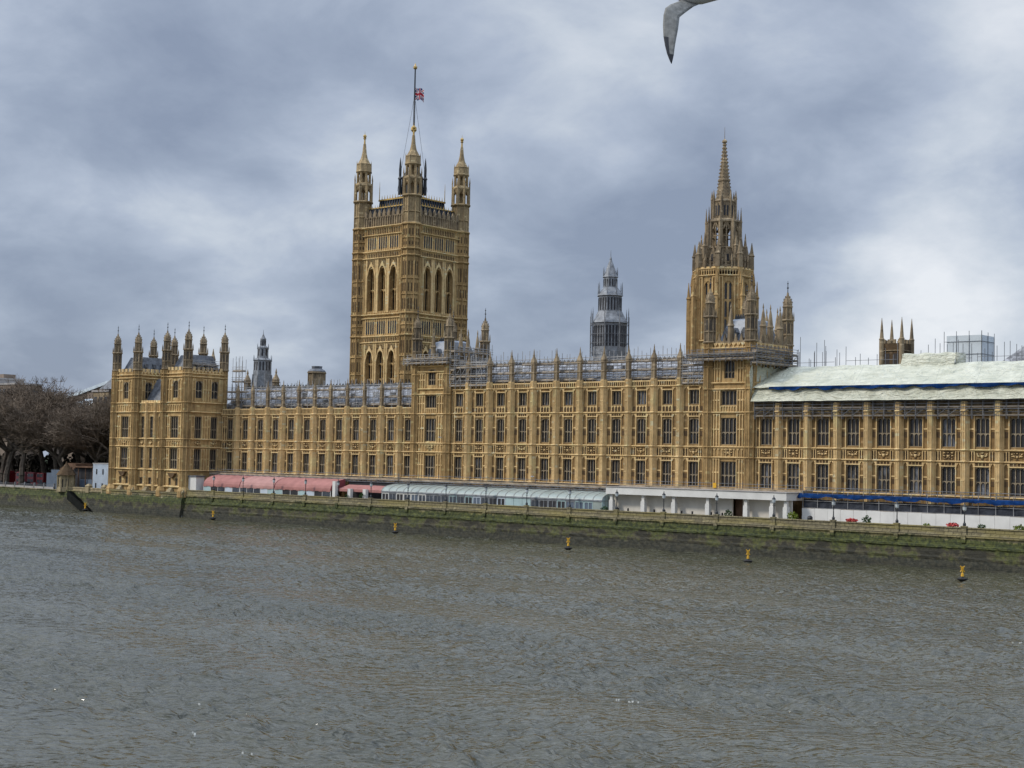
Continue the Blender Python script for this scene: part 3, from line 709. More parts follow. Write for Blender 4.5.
    for x, y in ((cx, yf+.3), (x1-.4, (yf+yb)/2), (x1-.4, yb*.75), (x1-.4, yb*.28), (x1-2.6, yb-.4), (x0+2.6, yb-.4), (cx, yb-.4)):
        b = MB(F); b.ngon(x, y, [(.62, m), (.55, m+3.2), (.7, m+3.3), (.5, m+3.7), (.28, m+5.6), (.08, m+6.6), (.16, m+6.8), (.02, m+7.6)], 8); b.build('pinnacle', 'weather', t)
    return t
roof_tower('roof_tower', 'square sandstone tower with four turrets rising beside the great square tower', 60.5, 71.1, 11.3, 35.8, 3.3, 1)
roof_tower('roof_tower', 'square sandstone tower with four turrets in front of the central spire', 136.3, 146.2, 12.6, 37.2, 3.4, 2)

# ------------------------------------------------------------------ end pavilion
def pavilion():
    t = thing('end_pavilion', 'sandstone end pavilion with clustered turrets standing at the water edge', 'pavilion', (-22, -10.5, 4.4)); o = Vector(t.location); F = Matrix.Translation(-o)
    X0, X1, Y0, Y1, PT = -37.6, -6.9, -10.4, 1.1, 35.4
    wal = MB(); mo = MB(); ca = MB()
    A = (11.2, 16.2); B = (18.8, 24.1); C = (28.6, 32.8); D = (7.2, 9.0)
    FE = F @ frame(0, Y0, 0); Wd = 3.3
    tw1 = (X0, -27.6); tw2 = (-16.5, X1)
    for a, d in (tw1, tw2):
        c = (a+d)/2+(.2 if a == X0 else 0)
        wal.T = FE; wall_grid(wal, a, d, 4.4, PT, [(c-Wd/2, c+Wd/2, *A), (c-Wd/2, c+Wd/2, *B), (c-1.15, c+1.15, *C), (c-1.9, c-.8, *D), (c+.8, c+1.9, *D)], 0, .5)
        wal.T = F; wal.box(a+.005, d-.55, Y0+.55, Y1, 4.4, PT-.4)
        put_window(t, FE, c, A[0], 0, wd=Wd, h=5., lights=4, trans=(.45,), arch='flat', depth=.48); put_window(t, FE, c, B[0], 0, wd=Wd, h=5.3, lights=4, trans=(.42,), arch='flat', depth=.48)
        put_window(t, FE, c, C[0], 0, wd=2.3, h=4.2, lights=3, trans=(.45,), arch='pointed', depth=.48)
        for x in (c-1.35, c+1.35): put_window(t, FE, x, D[0], 0, wd=1.1, h=1.8, lights=2, trans=(), arch='four', depth=.48)
        mo.T = FE
        for z0, z1 in ((A[0]-.2, A[1]+.1), (B[0]-.2, B[1]+.2), (27.8, 33.4)):
            hw = Wd/2 if z0 < 27 else 1.15
            for u, v in ((a+1.3, c-hw-.15), (c+hw+.15, d-1.3)):
                if v-u > .3: ribs(mo, u, v, z0, z1, 1 if v-u < 1.2 else 2, 0, .13, .14); mo.box(u, v, -.1, .02, (z0+z1)/2, (z0+z1)/2+.22)
        ribs(mo, a+1.2, d-1.2, 16.75, 18.3, 8, 0, .11, .14); ribs(mo, a+1.2, d-1.2, 25.4, 27.1, 8, 0, .12, .14)
        link('carved_panel', CV[1], t, tuple(FE @ Vector((c, 0, 16.8))))
        b = MB(FE); b.prism([(c-1.5, 10.2), (c+1.5, 10.2), (c+.7, 9.3), (c, 8.9), (c-.7, 9.3)], -.7, .0); b.build('oriel_corbel', 'brown_shade', t)
    # recessed centre, lower
    a, d = -27.6, -16.5; FC = F @ frame(0, Y0+.6, 0)
    cs = (-25.7, -22.0, -18.3)
    wal.T = FC; wall_grid(wal, a, d, 4.4, 27.2, [(c-.85, c+.85, z0, z1) for c in cs for z0, z1 in (A, B, (7.2, 8.9))], 0, .5)
    wal.T = F; wal.box(a, d, Y0+1.2, Y1, 4.4, 26.9)
    for c in cs:
        put_window(t, FC, c, A[0], 0, wd=1.7, h=5., lights=2, trans=(.45,), arch='four', depth=.48); put_window(t, FC, c, B[0], 0, wd=1.7, h=5.3, lights=2, trans=(.42,), arch='four', depth=.48)
        put_window(t, FC, c, 7.2, 0, wd=1.7, h=1.7, lights=2, trans=(), arch='four', depth=.48)
        link('carved_panel', CVS[0], t, tuple(FC @ Vector((c, 0, 16.8))))
    bm = buttress_mesh(4.4, 27.6, [10.7, 16.4, 18.35, 25.0], 1.0, .6)
    for x in (-23.85, -20.15): link('buttress', bm, t, tuple(FC @ Vector((x, 0, 0))))
    mo.T = FC; ribs(mo, a+.3, d-.3, 25.3, 27.2, 16, 0, .1, .13)
    # side faces looking right: right tower whole, left tower above the centre roof
    for xs, zlo in ((X1, 4.4), (-27.6, 26.5)):
        FN = F @ frame(xs, (Y0+Y1)/2, R(90)); hw = (Y1-Y0)/2; cw = (-2.45, 2.35)
        opn = [(c-1.05, c+1.05, z0, z1) for c in cw for z0, z1 in (A, B, C) if z0 > zlo]
        wal.T = FN; wall_grid(wal, -hw, hw, zlo, PT, opn, -.03, .5)
        for c in cw:
            if zlo < 10:
                put_window(t, FN, c, A[0], R(90), wd=2.1, h=5., lights=3, trans=(.45,), arch='four', depth=.46); put_window(t, FN, c, B[0], R(90), wd=2.1, h=5.3, lights=3, trans=(.42,), arch='four', depth=.46)
                link('carved_panel', CV[0], t, tuple(FN @ Vector((c, 0, 16.8))), R(90))
            put_window(t, FN, c, C[0], R(90), wd=2.1, h=4.2, lights=2, trans=(.45,), arch='pointed', depth=.46)
        mo.T = FN
        for z0, z1 in ((A[0]-.2, A[1]+.1), (B[0]-.2, B[1]+.2), (27.8, 33.4)):
            if z0 < zlo: continue
            for u, v in ((-hw+1.2, cw[0]-1.2), (cw[0]+1.2, cw[1]-1.2), (cw[1]+1.2, hw-1.2)):
                if v-u > .3: ribs(mo, u, v, z0, z1, 1 if v-u < 1. else 3, -.03, .13, .14); mo.box(u, v, -.13, .02, (z0+z1)/2, (z0+z1)/2+.22)
        for z in (10.7, 16.4, 18.35, 25.0, 27.3, 33.6, 34.4):
            if z > zlo: string(mo, -hw, hw, z, .34, .4)
        for i in range(7): x = -hw+1+(2*hw-2)*(i+.5)/7; mo.box(x-.4, x+.4, -.12, .3, PT, PT+.8)
        ribs(mo, -hw+1, hw-1, 34.75, PT, 9, 0, .1, .16)
    for T_, a, d, zs in ((FE, X0, -27.6, 1), (FE, -16.5, X1, 1), (FC, -27.6, -16.5, 0)):
        mo.T = T_
        for z in [10.7, 16.4, 18.35, 25.0]+([27.3, 33.6, 34.4] if zs else [27.2]): string(mo, a, d, z, .34, .4)
        n = 5 if zs else 9
        for i in range(n): x = a+1+(d-a-2)*(i+.5)/n; z = PT if zs else 27.3; mo.box(x-.4, x+.4, -.12, .3, z, z+.8)
        string(mo, a, d, 6.6, .5, .5)
    wal.build('wall', 'stone', t); mo.build('moulding', 'pale', t)
    for a, d in (tw1, tw2):
        for y in (Y0+.2, Y1-.3):
            for x in (a+.45, d-.55):
                b = MB(F); oct_shaft(b, x, y, 1.15 if y < 0 else .95, 4.4, PT+.2, .11, True, [(z, .18, .32) for z in (10.7, 16.4, 18.35, 25.0, 27.3, 33.6, 34.4)])
                if y < 0: b.ngon(x, y, [(1.7, 4.4), (1.7, 5.9), (1.2, 6.9)])
                s = b.build('corner_shaft', 'stone', t)
                turret_parts(s, *(F @ Vector((x, y, PT+.2))), .95)
    for a, d in (tw1, tw2):
        rf = MB(F); m = PT
        rf.loft([[(a+1, Y0+1.2, m-.3), (d-1, Y0+1.2, m-.3), (d-1, Y1-1, m-.3), (a+1, Y1-1, m-.3)], [(a+2.3, Y0+3, m+3.9), (d-2.3, Y0+3, m+3.9), (d-2.3, Y1-2.6, m+3.9), (a+2.3, Y1-2.6, m+3.9)]])
        ro = rf.build('roof', 'roof', t); c = MB(F)
        for y in (Y0+3.4, -4.6, Y1-3.4): c = MB(F); c.box(d-2.1, d-1.1, y-.4, y+.4, m+1.2, m+2.1); c.build('dormer', 'roof', ro)
        for x, y in (((a+d)/2, Y1-.5),): b = MB(F); b.ngon(x, y, [(.6, m), (.55, m+3.), (.7, m+3.1), (.3, m+4.6), (.05, m+6)], 8); b.build('pinnacle', 'weather', t)
    rf = MB(F); rf.loft([[(-27.5, Y0+2, 26.8), (-16.6, Y0+2, 26.8), (-16.6, Y1-.5, 26.8), (-27.5, Y1-.5, 26.8)], [(-27.5, -4.6, 33.8), (-16.6, -4.6, 33.8), (-16.6, -4.4, 33.8), (-27.5, -4.4, 33.8)]]); rf.build('roof', 'roof', t)
    # sloping feet of the plinth
    for x in (X0, -33, -27.6, -22, -16.5, -12, X1): b = MB(F); b.loft([[(x-.9, Y0-1.3, 5.6), (x+.9, Y0-1.3, 5.6), (x+.9, Y0, 5.6), (x-.9, Y0, 5.6)], [(x-.5, Y0-.5, 6.6), (x+.5, Y0-.5, 6.6), (x+.5, Y0, 6.6), (x-.5, Y0, 6.6)]]); b.build('plinth', 'gravel_stone', t)
pavilion()

# ------------------------------------------------------------------ great square tower
def great_tower():
    cx, cy, hs = -17.96, 75.82, 10.08
    t = thing('great_square_tower', 'huge square sandstone tower with tall arched openings and a flagpole', 'tower', (cx, cy, 4.4)); F = frame(0, 0, 0); F[2][3] = -4.4
    wal = MB(); mo = MB(); we = MB(); pl = MB()
    wp = 1.2                                                # wall plane, inside the line of the turret fronts
    for q in range(4):
        T = F @ frame(0, 0, R(90)*q) @ Matrix.Translation((0, -hs-wp, 0))
        hw = hs-1.5; cw = (-4.55, 0, 4.55)
        big = [(c-1.55, c+1.55, 56.9, 69.3) for c in cw]; low = [(c-1.6, c+1.6, 33, 45.6) for c in cw]
        strips = [(c+k*1.05-.34, c+k*1.05+.34, a, d) for c in cw for k in (-1.286, -.4286, .4286, 1.286) for a, d in ((50.3, 53.9), (74.9, 78.2))]
        wal.T = T; wall_grid(wal, -hw, hw, 4.4, 81.3, big+low, 0, 1.5)
        pl.T = T
        for a, c, z0, z1 in strips: b = MB(T); b.box(a, c, -.04, .3, z0, z1); b.build('strip_light', 'dark', t)
        for c in cw:
            put_window(t, T, c, 56.9, R(90)*q, wd=3.1, h=12.4, lights=2, trans=(.5,), arch='pointed', depth=1.45, mat='stone', pane='louvre', mw=.22)
            put_window(t, T, c, 33, R(90)*q, wd=3.2, h=12.6, lights=2, trans=(.35, .7), arch='pointed', depth=1.45, mat='stone', pane='glass', mw=.26)
        mo.T = T
        for z, h, pr in ((30, .5, .5), (47.6, .5, .5), (49.3, .5, .55), (54.6, .4, .4), (55.6, .5, .6), (71.9, .5, .6), (73.8, .5, .6), (78.7, .4, .5), (80.9, .6, .8)): string(mo, -hw, hw, z, h, pr)
        for c in cw:
            for z0, z1, ww in ((56.4, 71.9, 1.75), (32, 47.5, 1.8)):
                for s in (-1, 1): mo.box(c+s*ww-.16, c+s*ww+.16, -.3, .02, z0, z1); mo.box(c+s*(ww+.42)-.1, c+s*(ww+.42)+.1, -.2, .02, z0, z1)
                zt = z1-5.2
                for s in (-1, 1): mo.loft([[(c+s*1.62, -.26, zt), (c+s*1.62, .0, zt), (c+s*1.88, .0, zt), (c+s*1.88, -.26, zt)], [(c+s*.9, -.26, zt+2.6), (c+s*.9, .0, zt+2.6), (c+s*1.1, .0, zt+2.9), (c+s*1.1, -.26, zt+2.9)], [(c, -.26, zt+3.3), (c, .0, zt+3.3), (c+.01*s, .0, zt+4.6), (c+.01*s, -.26, zt+4.6)]])
            for z0, z1 in ((69.6, 71.8), (45.9, 47.4), (72.5, 73.7), (48.1, 49.2), (79.3, 80.8)): b = MB(T); b.box(c-2.1, c+2.1, -.045, .01, z0, z1); b.build('tracery_shade', 'brown_shade', t)  # dark backing plates, tracery shade put into the colour
            ribs(mo, c-2.1, c+2.1, 70.0, 71.9, 7, 0, .1, .12); ribs(mo, c-2.1, c+2.1, 46.2, 47.5, 7, 0, .1, .12)
            for z0, z1 in ((50.0, 54.5), (74.4, 78.6)):
                for k in range(5): x = c+(k-2)*.9; mo.box(x-.1, x+.1, -.14, .02, z0, z1)
        ribs(mo, -hw, hw, 79.2, 80.9, 24, 0, .1, .14); ribs(mo, -hw, hw, 72.4, 73.8, 24, 0, .1, .12); ribs(mo, -hw, hw, 47.9, 49.3, 24, 0, .1, .12); ribs(mo, -hw, hw, 55.9, 56.6, 24, 0, .1, .12, False)
        for s in (-1, 1): ribs(mo, *(sorted((s*6.75, s*(hw-.6)))), 56.6, 71.8, 2, 0, .12, .14); ribs(mo, *(sorted((s*6.75, s*(hw-.6)))), 31, 47.4, 2, 0, .12, .14)
        we.T = T                                            # pierced parapet
        we.box(-hw, hw, 0, .45, 81.3, 84.2); ribs(we, -hw, hw, 81.6, 84.3, 18, 0, .16, .2)
        for i in range(9): x = -hw+(2*hw)*(i+.5)/9; we.box(x-.55, x+.55, -.1, .4, 84.2, 85.2); we.prism([(x-.55, 85.2), (x+.55, 85.2), (x, 86.4)], -.05, .35)
    wal.T = F; wal.box(-hs-wp+1.6, hs+wp-1.6, -hs-wp+1.6, hs+wp-1.6, 4.4, 81.2)
    wal.build('wall', 'stone', t); mo.build('moulding', 'pale', t); we.build('parapet', 'weather', t)
    # corner turrets
    for sx in (-1, 1):
        for sy in (-1, 1):
            b = MB(F); x, y = sx*hs, sy*hs
            oct_shaft(b, x, y, 2.75, 4.4, 81.2, .17, True, [(z, .35, .6) for z in (30, 49.3, 55.5, 71.9, 73.8, 80.8)]+[(z, .12, .3) for z in (38.5, 43.5, 61, 65.5, 52.4, 77)])
            b.cur = 1
            for k in range(8):                               # small blind lights, recess shade put into the colour
                S = b.T; b.T = F @ frame(x, y, R(45*k)); a = 2.75*.93*.924
                for z, q in ((31.2, 6.4), (39.2, 3.6), (44.2, 4.4), (50.2, 1.7), (53.1, 1.8), (56.6, 3.8), (61.6, 3.2), (66.2, 4.8), (74.8, 1.7), (77.6, 2.6)):
                    for e in (-.62, .24): b.box(e, e+.38, -a-.04, -a+.3, z+.3, z+q-.5)
                b.T = S
            b.cur = 0
            sh = b.build('corner_shaft', ('stone', 'brown_shade'), t)
            b = MB(F)
            oct_shaft(b, x, y, 2.6, 81.2, 89.4, .16, True, ((81.2, .2, .5), (84.5, .12, .3), (88.9, .5, .7)))
            for k in range(8):                               # open arcade: eight piers
                c, s = OCT[k]; b.ngon(x+c*2.4, y+s*2.4, [(.46, 89.4), (.46, 93.9)], 6); b.ngon(x+c*2.75, y+s*2.75, [(.2, 89.6), (.16, 95.6), (.22, 95.7), (.02, 97.4)], 4)
                c2, s2 = OCT[(k+1) % 8]
                for u in (.22, .78): b.tube((x+(c+(c2-c)*u)*2.2, y+(s+(s2-s)*u)*2.2, 92.6), (x+(c+c2)/2*2.3, y+(s+s2)/2*2.3, 94), .22)
            b.ngon(x, y, [(2.5, 93.6), (2.8, 94.1), (2.6, 94.6), (2.0, 95.0)])
            for k in range(8): c, s = OCT[k]; b.ngon(x+c*1.85, y+s*1.85, [(.4, 94.6), (.38, 98.0)], 6)
            b.ngon(x, y, [(2.0, 97.7), (2.5, 98.2), (2.4, 98.6), (2.25, 100.2), (2.35, 100.5), (1.9, 100.8), (1.05, 102.3), (.68, 104), (.42, 106.6)])
            for k in range(8): c, s = OCT[k]; b.ngon(x+c*2.25, y+s*2.25, [(.14, 98.4), (.1, 100.6), (.01, 101.5)], 4)
            b.ngon(x, y, [(.45, 89.4), (.4, 98)], 6)
            tb = b.build('turret', 'turret', sh)
            b = MB(F); b.ngon(x, y, [(.3, 106.4), (.25, 108), (.55, 108.2), (.3, 108.4)], 6); b.sphere((x, y, 108.9), .55); b.ngon(x, y, [(.1, 109.3), (.02, 110.4)], 4); b.build('gilded_finial', 'gold', tb)
    # dark iron roof with gold cresting
    b = MB(F); b.square(0, 0, [(9.6, 81.2), (9.6, 87.0), (6.9, 87.2), (6.7, 89.8), (6.2, 90.0), (2.4, 91.6)])
    for q in range(4):
        b.T = F @ frame(0, 0, R(90)*q)
        for i in range(13): x = -7.2+14.4*i/12; b.box(x-.16, x+.16, -9.9, -9.3, 84.2, 87.2); b.box(x*.85-.14, x*.85+.14, -7.05, -6.6, 87.1, 90.0)
    b.T = F
    rf = b.build('iron_roof', 'ironblue', t)
    b = MB(F)
    for q in range(4):
        b.T = F @ frame(0, 0, R(90)*q); b.box(-9, 9, -9.85, -9.55, 87.0, 87.35); b.box(-6.8, 6.8, -7.1, -6.7, 89.8, 90.2)
        for i in range(13): x = -6.6+13.2*i/12; b.ngon(x, -6.9, [(.16, 90.1), (.1, 90.7), (.02, 91.4)], 4)
        for i in range(17): x = -8.6+17.2*i/16; b.ngon(x, -9.7, [(.13, 87.3), (.08, 87.7), (.02, 88.2)], 4)
        for x in (-6.6, 6.6): b.ngon(x, -6.9, [(.14, 90), (.09, 93.6), (.02, 95.6)], 4)
    b.build('gilded_cresting', 'gold', rf)
    b = MB(F); b.square(0, 0, [(2.3, 92), (2.2, 97.2), (1.2, 99.5), (.5, 101.5)])
    for sx in (-1, 1):
        for sy in (-1, 1): b.ngon(sx*2.6, sy*2.6, [(.55, 92), (.5, 96.5), (.75, 96.7), (.5, 97.2), (.4, 97.4), (.42, 99.6), (.25, 101.6), (.05, 103)], 6)
    b.build('flagstaff_base', 'ironblack', t)
    # flagpole and flag
    fp = thing('flagpole', 'tall dark flagpole with gilded crown on the great square tower', 'flagpole', (cx, cy, 101))
    b = MB(); b.tube((0, 0, -1), (0, 0, 28.4), .34, 8, .2); b.build('pole', 'ironblack', fp)
    b = MB(); b.ngon(0, 0, [(.2, 28.3), (.6, 28.6), (.65, 29.1), (.3, 29.4), (.05, 30.2)]); b.ngon(0, 0, [(.35, 9.6), (.9, 10.2), (.85, 11.), (.35, 11.4)]); b.build('gilded_crown', 'gold', fp)
    b = MB()
    for x, y in ((-5, -5), (5, 5), (5, -5), (-5, 5)): b.tube((0, 0, 20.5), (x*.62, y*.62, -8), .05, 4)
    b.build('stay', 'darksteel', fp)
    fl = MB(); nx, nz = 30, 18
    def P(i, j):
        u, v = i/nx, j/nz; s = .28+u*2.9
        return Vector((0, 0, 19.4+v*3.5-.7*u*u-.25*math.sin(u*7)))+Vector((.75, .66, 0))*s*(.86)+Vector((-.66, .75, 0))*(.42*math.sin(u*9+v*2)*u)
    for i in range(nx):
        for j in range(nz):
            u, v = (i+.5)/nx*2-1, (j+.5)/nz*2-1; d = min(abs(u-v), abs(u+v))
            fl.cur = 0 if (abs(u) < .11 or abs(v) < .19) else 1 if (abs(u) < .19 or abs(v) < .32) else 0 if d < .09 else 1 if d < .26 else 2
            fl.quad(P(i, j), P(i+1, j), P(i+1, j+1), P(i, j+1))
    f = fl.build('flag', ('flagred', 'flagwhite', 'flagblue'), None, (cx, cy, 101), True); tag(f, 'small red, white and blue union flag flying at half mast', 'flag')
great_tower()

# ------------------------------------------------------------------ central spire tower
def spire_tower():
    cx, cy = 103.53, 55.
    t = thing('central_spire_tower', 'octagonal sandstone tower tapering to a tall needle spire', 'tower', (cx, cy, 4.4)); F = Matrix.Translation((0, 0, -4.4))
    wal = MB(); mo = MB(F); ap = 6.05; fwid = 2*ap*math.tan(R(22.5))
    for k in range(8):
        a = R(45*k); T = F @ frame(0, 0, a) @ Matrix.Translation((0, -ap, 0)); wal.T = T; h = fwid/2
        wall_grid(wal, -h, h, 25, 57.6, [(-1.05, 1.05, 43.6, 56.2)], 0, .42)
        put_window(t, T, 0, 43.6, a, wd=2.1, h=12.6, lights=2, trans=(.34, .66), arch='pointed', depth=.40, mat='stone', mw=.45)
        mo.T = T
        for z in (42.6, 57.3, 58.8): string(mo, -h, h, z, .4, .45)
        ribs(mo, -h+.3, h-.3, 57.6, 58.8, 7, 0, .12, .2); ribs(mo, -h+.4, -1.4, 43.2, 57.2, 1, 0, .16, .2); ribs(mo, 1.4, h-.4, 43.2, 57.2, 1, 0, .16, .2)
        mo.box(-h+.3, h-.3, -.1, .2, 59.1, 59.5)
    wal.T = F; wal.ngon(0, 0, [(ap*.92, 25), (ap*.92, 57.5)]); wal.build('wall', 'stone', t); mo.build('moulding', 'pale', t)
    for k in range(8):
        c, s = OCT[k]; b = MB(F @ frame(0, 0, math.atan2(s, c)))
        r0 = ap/.924
        b.box(r0-.5, r0+.75, -.5, .5, 25, 52); b.box(r0-.5, r0+.45, -.42, .42, 52, 59.5)
        for z in (36, 43, 50, 52): b.box(r0-.45, r0+.9, -.6, .6, z, z+.35)
        for y in (-.3, .3): b.box(r0+.7, r0+.82, y-.08, y+.08, 25, 51.8)
        b.square(r0+.55, 0, [(.3, 52.2), (.26, 55.6), (.36, 55.7), (.05, 58.4)])
        b.box(r0+.9, r0+1.7, -.3, .3, 25, 48); b.square(r0+1.3, 0, [(.42, 47.8), (.36, 52.6), (.5, 52.8), (.3, 53.3), (.05, 56.6)])
        bt = b.build('buttress', 'stone', t)
        b = MB(F @ frame(0, 0, math.atan2(s, c)))
        b.square(r0, 0, [(.5, 59.4), (.45, 62.2), (.6, 62.4), (.4, 62.8), (.06, 65.4)])
        for e in (-.95, .95): b.square(r0-.7, e, [(.2, 59.2), (.18, 61.4), (.26, 61.5), (.03, 63.4)])
        b.square(r0-1.5, 0, [(.42, 59), (.36, 64.2), (.48, 64.4), (.3, 64.8), (.04, 67.6)])
        for e in (-1.75, 1.75): b.square(r0-.55, e, [(.17, 59.2), (.15, 60.8), (.22, 60.9), (.03, 62.4)])
        # flying strut up to the lantern
        b.loft([[(r0-.3, -.16, 59.8), (r0-.3, .16, 59.8), (r0-.3, .16, 60.8), (r0-.3, -.16, 60.8)], [(3.6, -.16, 62.6), (3.6, .16, 62.6), (3.6, .16, 64.2), (3.6, -.16, 64.2)]])
        b.build('pinnacle', 'weather', bt)
    # sloping stage and open lantern
    b = MB(F); b.ngon(0, 0, [(5.6, 58.5), (4.9, 59.4), (3.9, 61.2), (3.75, 63.9), (3.95, 64.1), (3.7, 64.4)])
    for k in range(8):
        S = b.T; b.T = F @ frame(0, 0, R(45*k)); b.prism([(-1.3, 60.6), (1.3, 60.6), (0, 64.4)], -4.15, -3.4); b.cur = 1; b.box(-.45, .45, -4.2, -4.1, 61, 62.6); b.cur = 0; b.T = S
        c, s = OCT[k]; b.ngon(c*3.55, s*3.55, [(.52, 64), (.5, 70.4)], 6); b.ngon(c*4.0, s*4.0, [(.3, 61), (.26, 70), (.36, 70.1), (.24, 70.6), (.03, 73.6)], 4)
        c2, s2 = OCT[(k+1) % 8]
        for u in (.2, .8): b.tube(((c+(c2-c)*u)*3.4, (s+(s2-s)*u)*3.4, 68.4), ((c+c2)/2*3.45, (s+s2)/2*3.45, 70.2), .24)
        m = ((c+c2)/2*3.45, (s+s2)/2*3.45); b.ngon(m[0], m[1], [(.15, 64.2), (.15, 69.6)], 4)
        b.tube((c*3.45, s*3.45, 66.9), (c2*3.45, s2*3.45, 66.9), .16)
    b.ngon(0, 0, [(.6, 63), (.55, 70)], 6)
    b.build('lantern', ('weather', 'dark'), t)
    b = MB(F); b.ngon(0, 0, [(3.6, 69.8), (3.95, 70.2), (3.7, 70.7), (2.75, 71.0), (2.6, 74.6), (2.85, 75.0), (2.3, 75.5)])
    for k in range(8):
        S = b.T; b.T = F @ frame(0, 0, R(45*k)); b.cur = 1; b.box(-.5, .5, -2.6, -2.3, 71.6, 73.9); b.cur = 0; b.box(-.08, .08, -2.66, -2.3, 71.2, 74.5); b.T = S
        c, s = OCT[k]; b.ngon(c*2.75, s*2.75, [(.3, 71), (.26, 75.4), (.34, 75.5), (.03, 77.6)], 4)
    b.build('upper_stage', ('weather', 'dark'), t)
    b = MB(F); b.ngon(0, 0, [(1.9, 75.2), (1.25, 79.6), (1.45, 79.8), (1.4, 80.2), (1.12, 80.4), (.72, 84), (.86, 84.2), (.66, 84.5), (.26, 88.6)])
    for k in range(8):
        c, s = OCT[k]
        for i in range(16):
            z = 75.8+i*.82; r = 1.75-(z-75.2)*.1145; b.square(c*(r+.1), s*(r+.1), [(.11, z), (.06, z+.3)])
    b.ngon(0, 0, [(.26, 88.5), (.6, 88.8), (.55, 89.2), (.2, 89.5)]); b.ngon(0, 0, [(.07, 89.4), (.03, 92.3)], 4)
    b.build('spire', 'weather', t)
spire_tower()

# ------------------------------------------------------------------ grey ventilation spires and background towers
def grey_lantern():
    t = thing('ventilation_lantern', 'tiered blue-grey metal lantern spire wrapped in scaffold frames', 'spire', (75.2, 50, 25)); F = Matrix.Translation((0, 0, -25))
    b = MB(F); b.ngon(0, 0, [(4.1, 25), (4.0, 47.8), (4.5, 48.0), (4.3, 48.5), (3.7, 49.4), (3.05, 50.7)]); b.build('lower_tier', 'spire', t)
    b = MB(F)
    b.ngon(0, 0, [(2.95, 50.4), (2.85, 54.3), (3.2, 54.5), (2.9, 55.1), (1.85, 56.5)]); b.build('middle_tier', 'spire', t)
    b = MB(F); b.ngon(0, 0, [(1.8, 56.2), (1.7, 58.8), (1.95, 59.0), (1.6, 59.7), (.8, 61.8), (.25, 63.2), (.3, 63.4), (.08, 64.0), (.03, 65.6)]); b.build('upper_tier', 'spire', t)
    d = MB(F); p = MB(F)
    for k in range(8):
        for ap, z0, z1, n, wd in ((4.0*.924, 42.4, 47.3, 4, .5), (2.9*.924, 51, 54, 3, .42), (1.75*.924, 56.8, 58.5, 2, .3)):
            d.T = F @ frame(0, 0, R(45*k)); h = ap*.41
            for i in range(n): x = -h+(2*h)*(i+.5)/n; b = MB(d.T); b.box(x-wd/2, x+wd/2, -ap-.04, -ap+.3, z0, z1); b.build('louvre', 'dark', t)
        c, s = OCT[k]
        for r_, pr_ in ((4.6, [(.13, 40), (.11, 50.2), (.02, 51.6)]), (2.95, [(.14, 54.6), (.1, 56.8), (.02, 57.8)]), (1.75, [(.1, 59), (.07, 60.6), (.02, 61.4)])): p = MB(F); p.ngon(c*r_, s*r_, pr_, 4); p.build('pinnacle', 'spire', t)
    b = MB(F)
    for k in range(8):
        c, s = OCT[k]; c2, s2 = OCT[(k+1) % 8]
        for z in (41, 43.2, 45.3, 47.6): b.tube((c*4.75, s*4.75, z), (c2*4.75, s2*4.75, z), .07)
        b.tube((c*4.75, s*4.75, 38), (c*4.75, s*4.75, 49.4+.4*k % 1.3), .07)
    b.build('scaffold_frame', 'darksteel', t)
grey_lantern()
def grey_spire():
    t = thing('ventilation_spire', 'narrow blue-grey iron spire behind the left wing roof', 'spire', (-52.5, 50, 25)); F = Matrix.Translation((0, 0, -25))
    b = MB(F); b.ngon(0, 0, [(3.6, 25), (3.0, 34), (2.75, 38.2), (2.8, 38.4), (2.65, 42.4), (2.85, 42.7), (2.1, 43.3)]); b.build('lower_tier', 'spire', t)
    b = MB(F); b.ngon(0, 0, [(1.75, 43.2), (1.6, 46.2), (1.75, 46.4), (1.2, 46.9)]); b.build('middle_tier', 'spire', t)
    b = MB(F); b.ngon(0, 0, [(.9, 46.8), (.85, 48.8), (.95, 49), (.4, 49.8), (.1, 50.6), (.02, 51.8)]); b.build('upper_tier', 'spire', t)
    d = MB(); p = MB(F)
    for k in range(8):
        d.T = F @ frame(0, 0, R(45*k))
        for ap, z0, z1, n in ((2.72*.924, 38.8, 42.2, 2), (1.68*.924, 43.6, 46, 1), (.88*.924, 47.1, 48.6, 1)):
            for i in range(n): x = (i-(n-1)/2)*.95; b = MB(d.T); b.box(x-.22, x+.22, -ap-.03, -ap+.2, z0, z1); b.build('louvre', 'dark', t)
        c, s = OCT[k]
        for r_, pr_ in ((2.75, [(.12, 42.4), (.08, 43.4), (.02, 44.3)]), (1.7, [(.1, 46), (.06, 47), (.02, 47.7)])): p = MB(F); p.ngon(c*r_, s*r_, pr_, 4); p.build('pinnacle', 'spire', t)
        p = MB(F); p.tube((c*2.85, s*2.85, 38.5), (c*3.7, s*3.7, 28), .16); p.build('flying_strut', 'spire', t)
grey_spire()
def stone_turret():
    t = thing('octagonal_chimney_tower', 'squat octagonal stone tower behind the left wing roof', 'tower', (-5.9, 30, 20)); F = Matrix.Translation((0, 0, -20))
    b = MB(F); oct_shaft(b, 0, 0, 2.35, 20, 37.2, .14, True, ((36.6, .3, .5),)); b.ngon(0, 0, [(3.1, 30), (3.1, 32.6), (2.5, 33.2)]); b.build('shaft', 'weather', t)
    b = MB(F); b.ngon(0, 0, [(2.5, 37.2), (2.3, 37.5), (1.4, 38.0), (1.5, 38.6)]); b.build('cap', 'roof', t)
stone_turret()
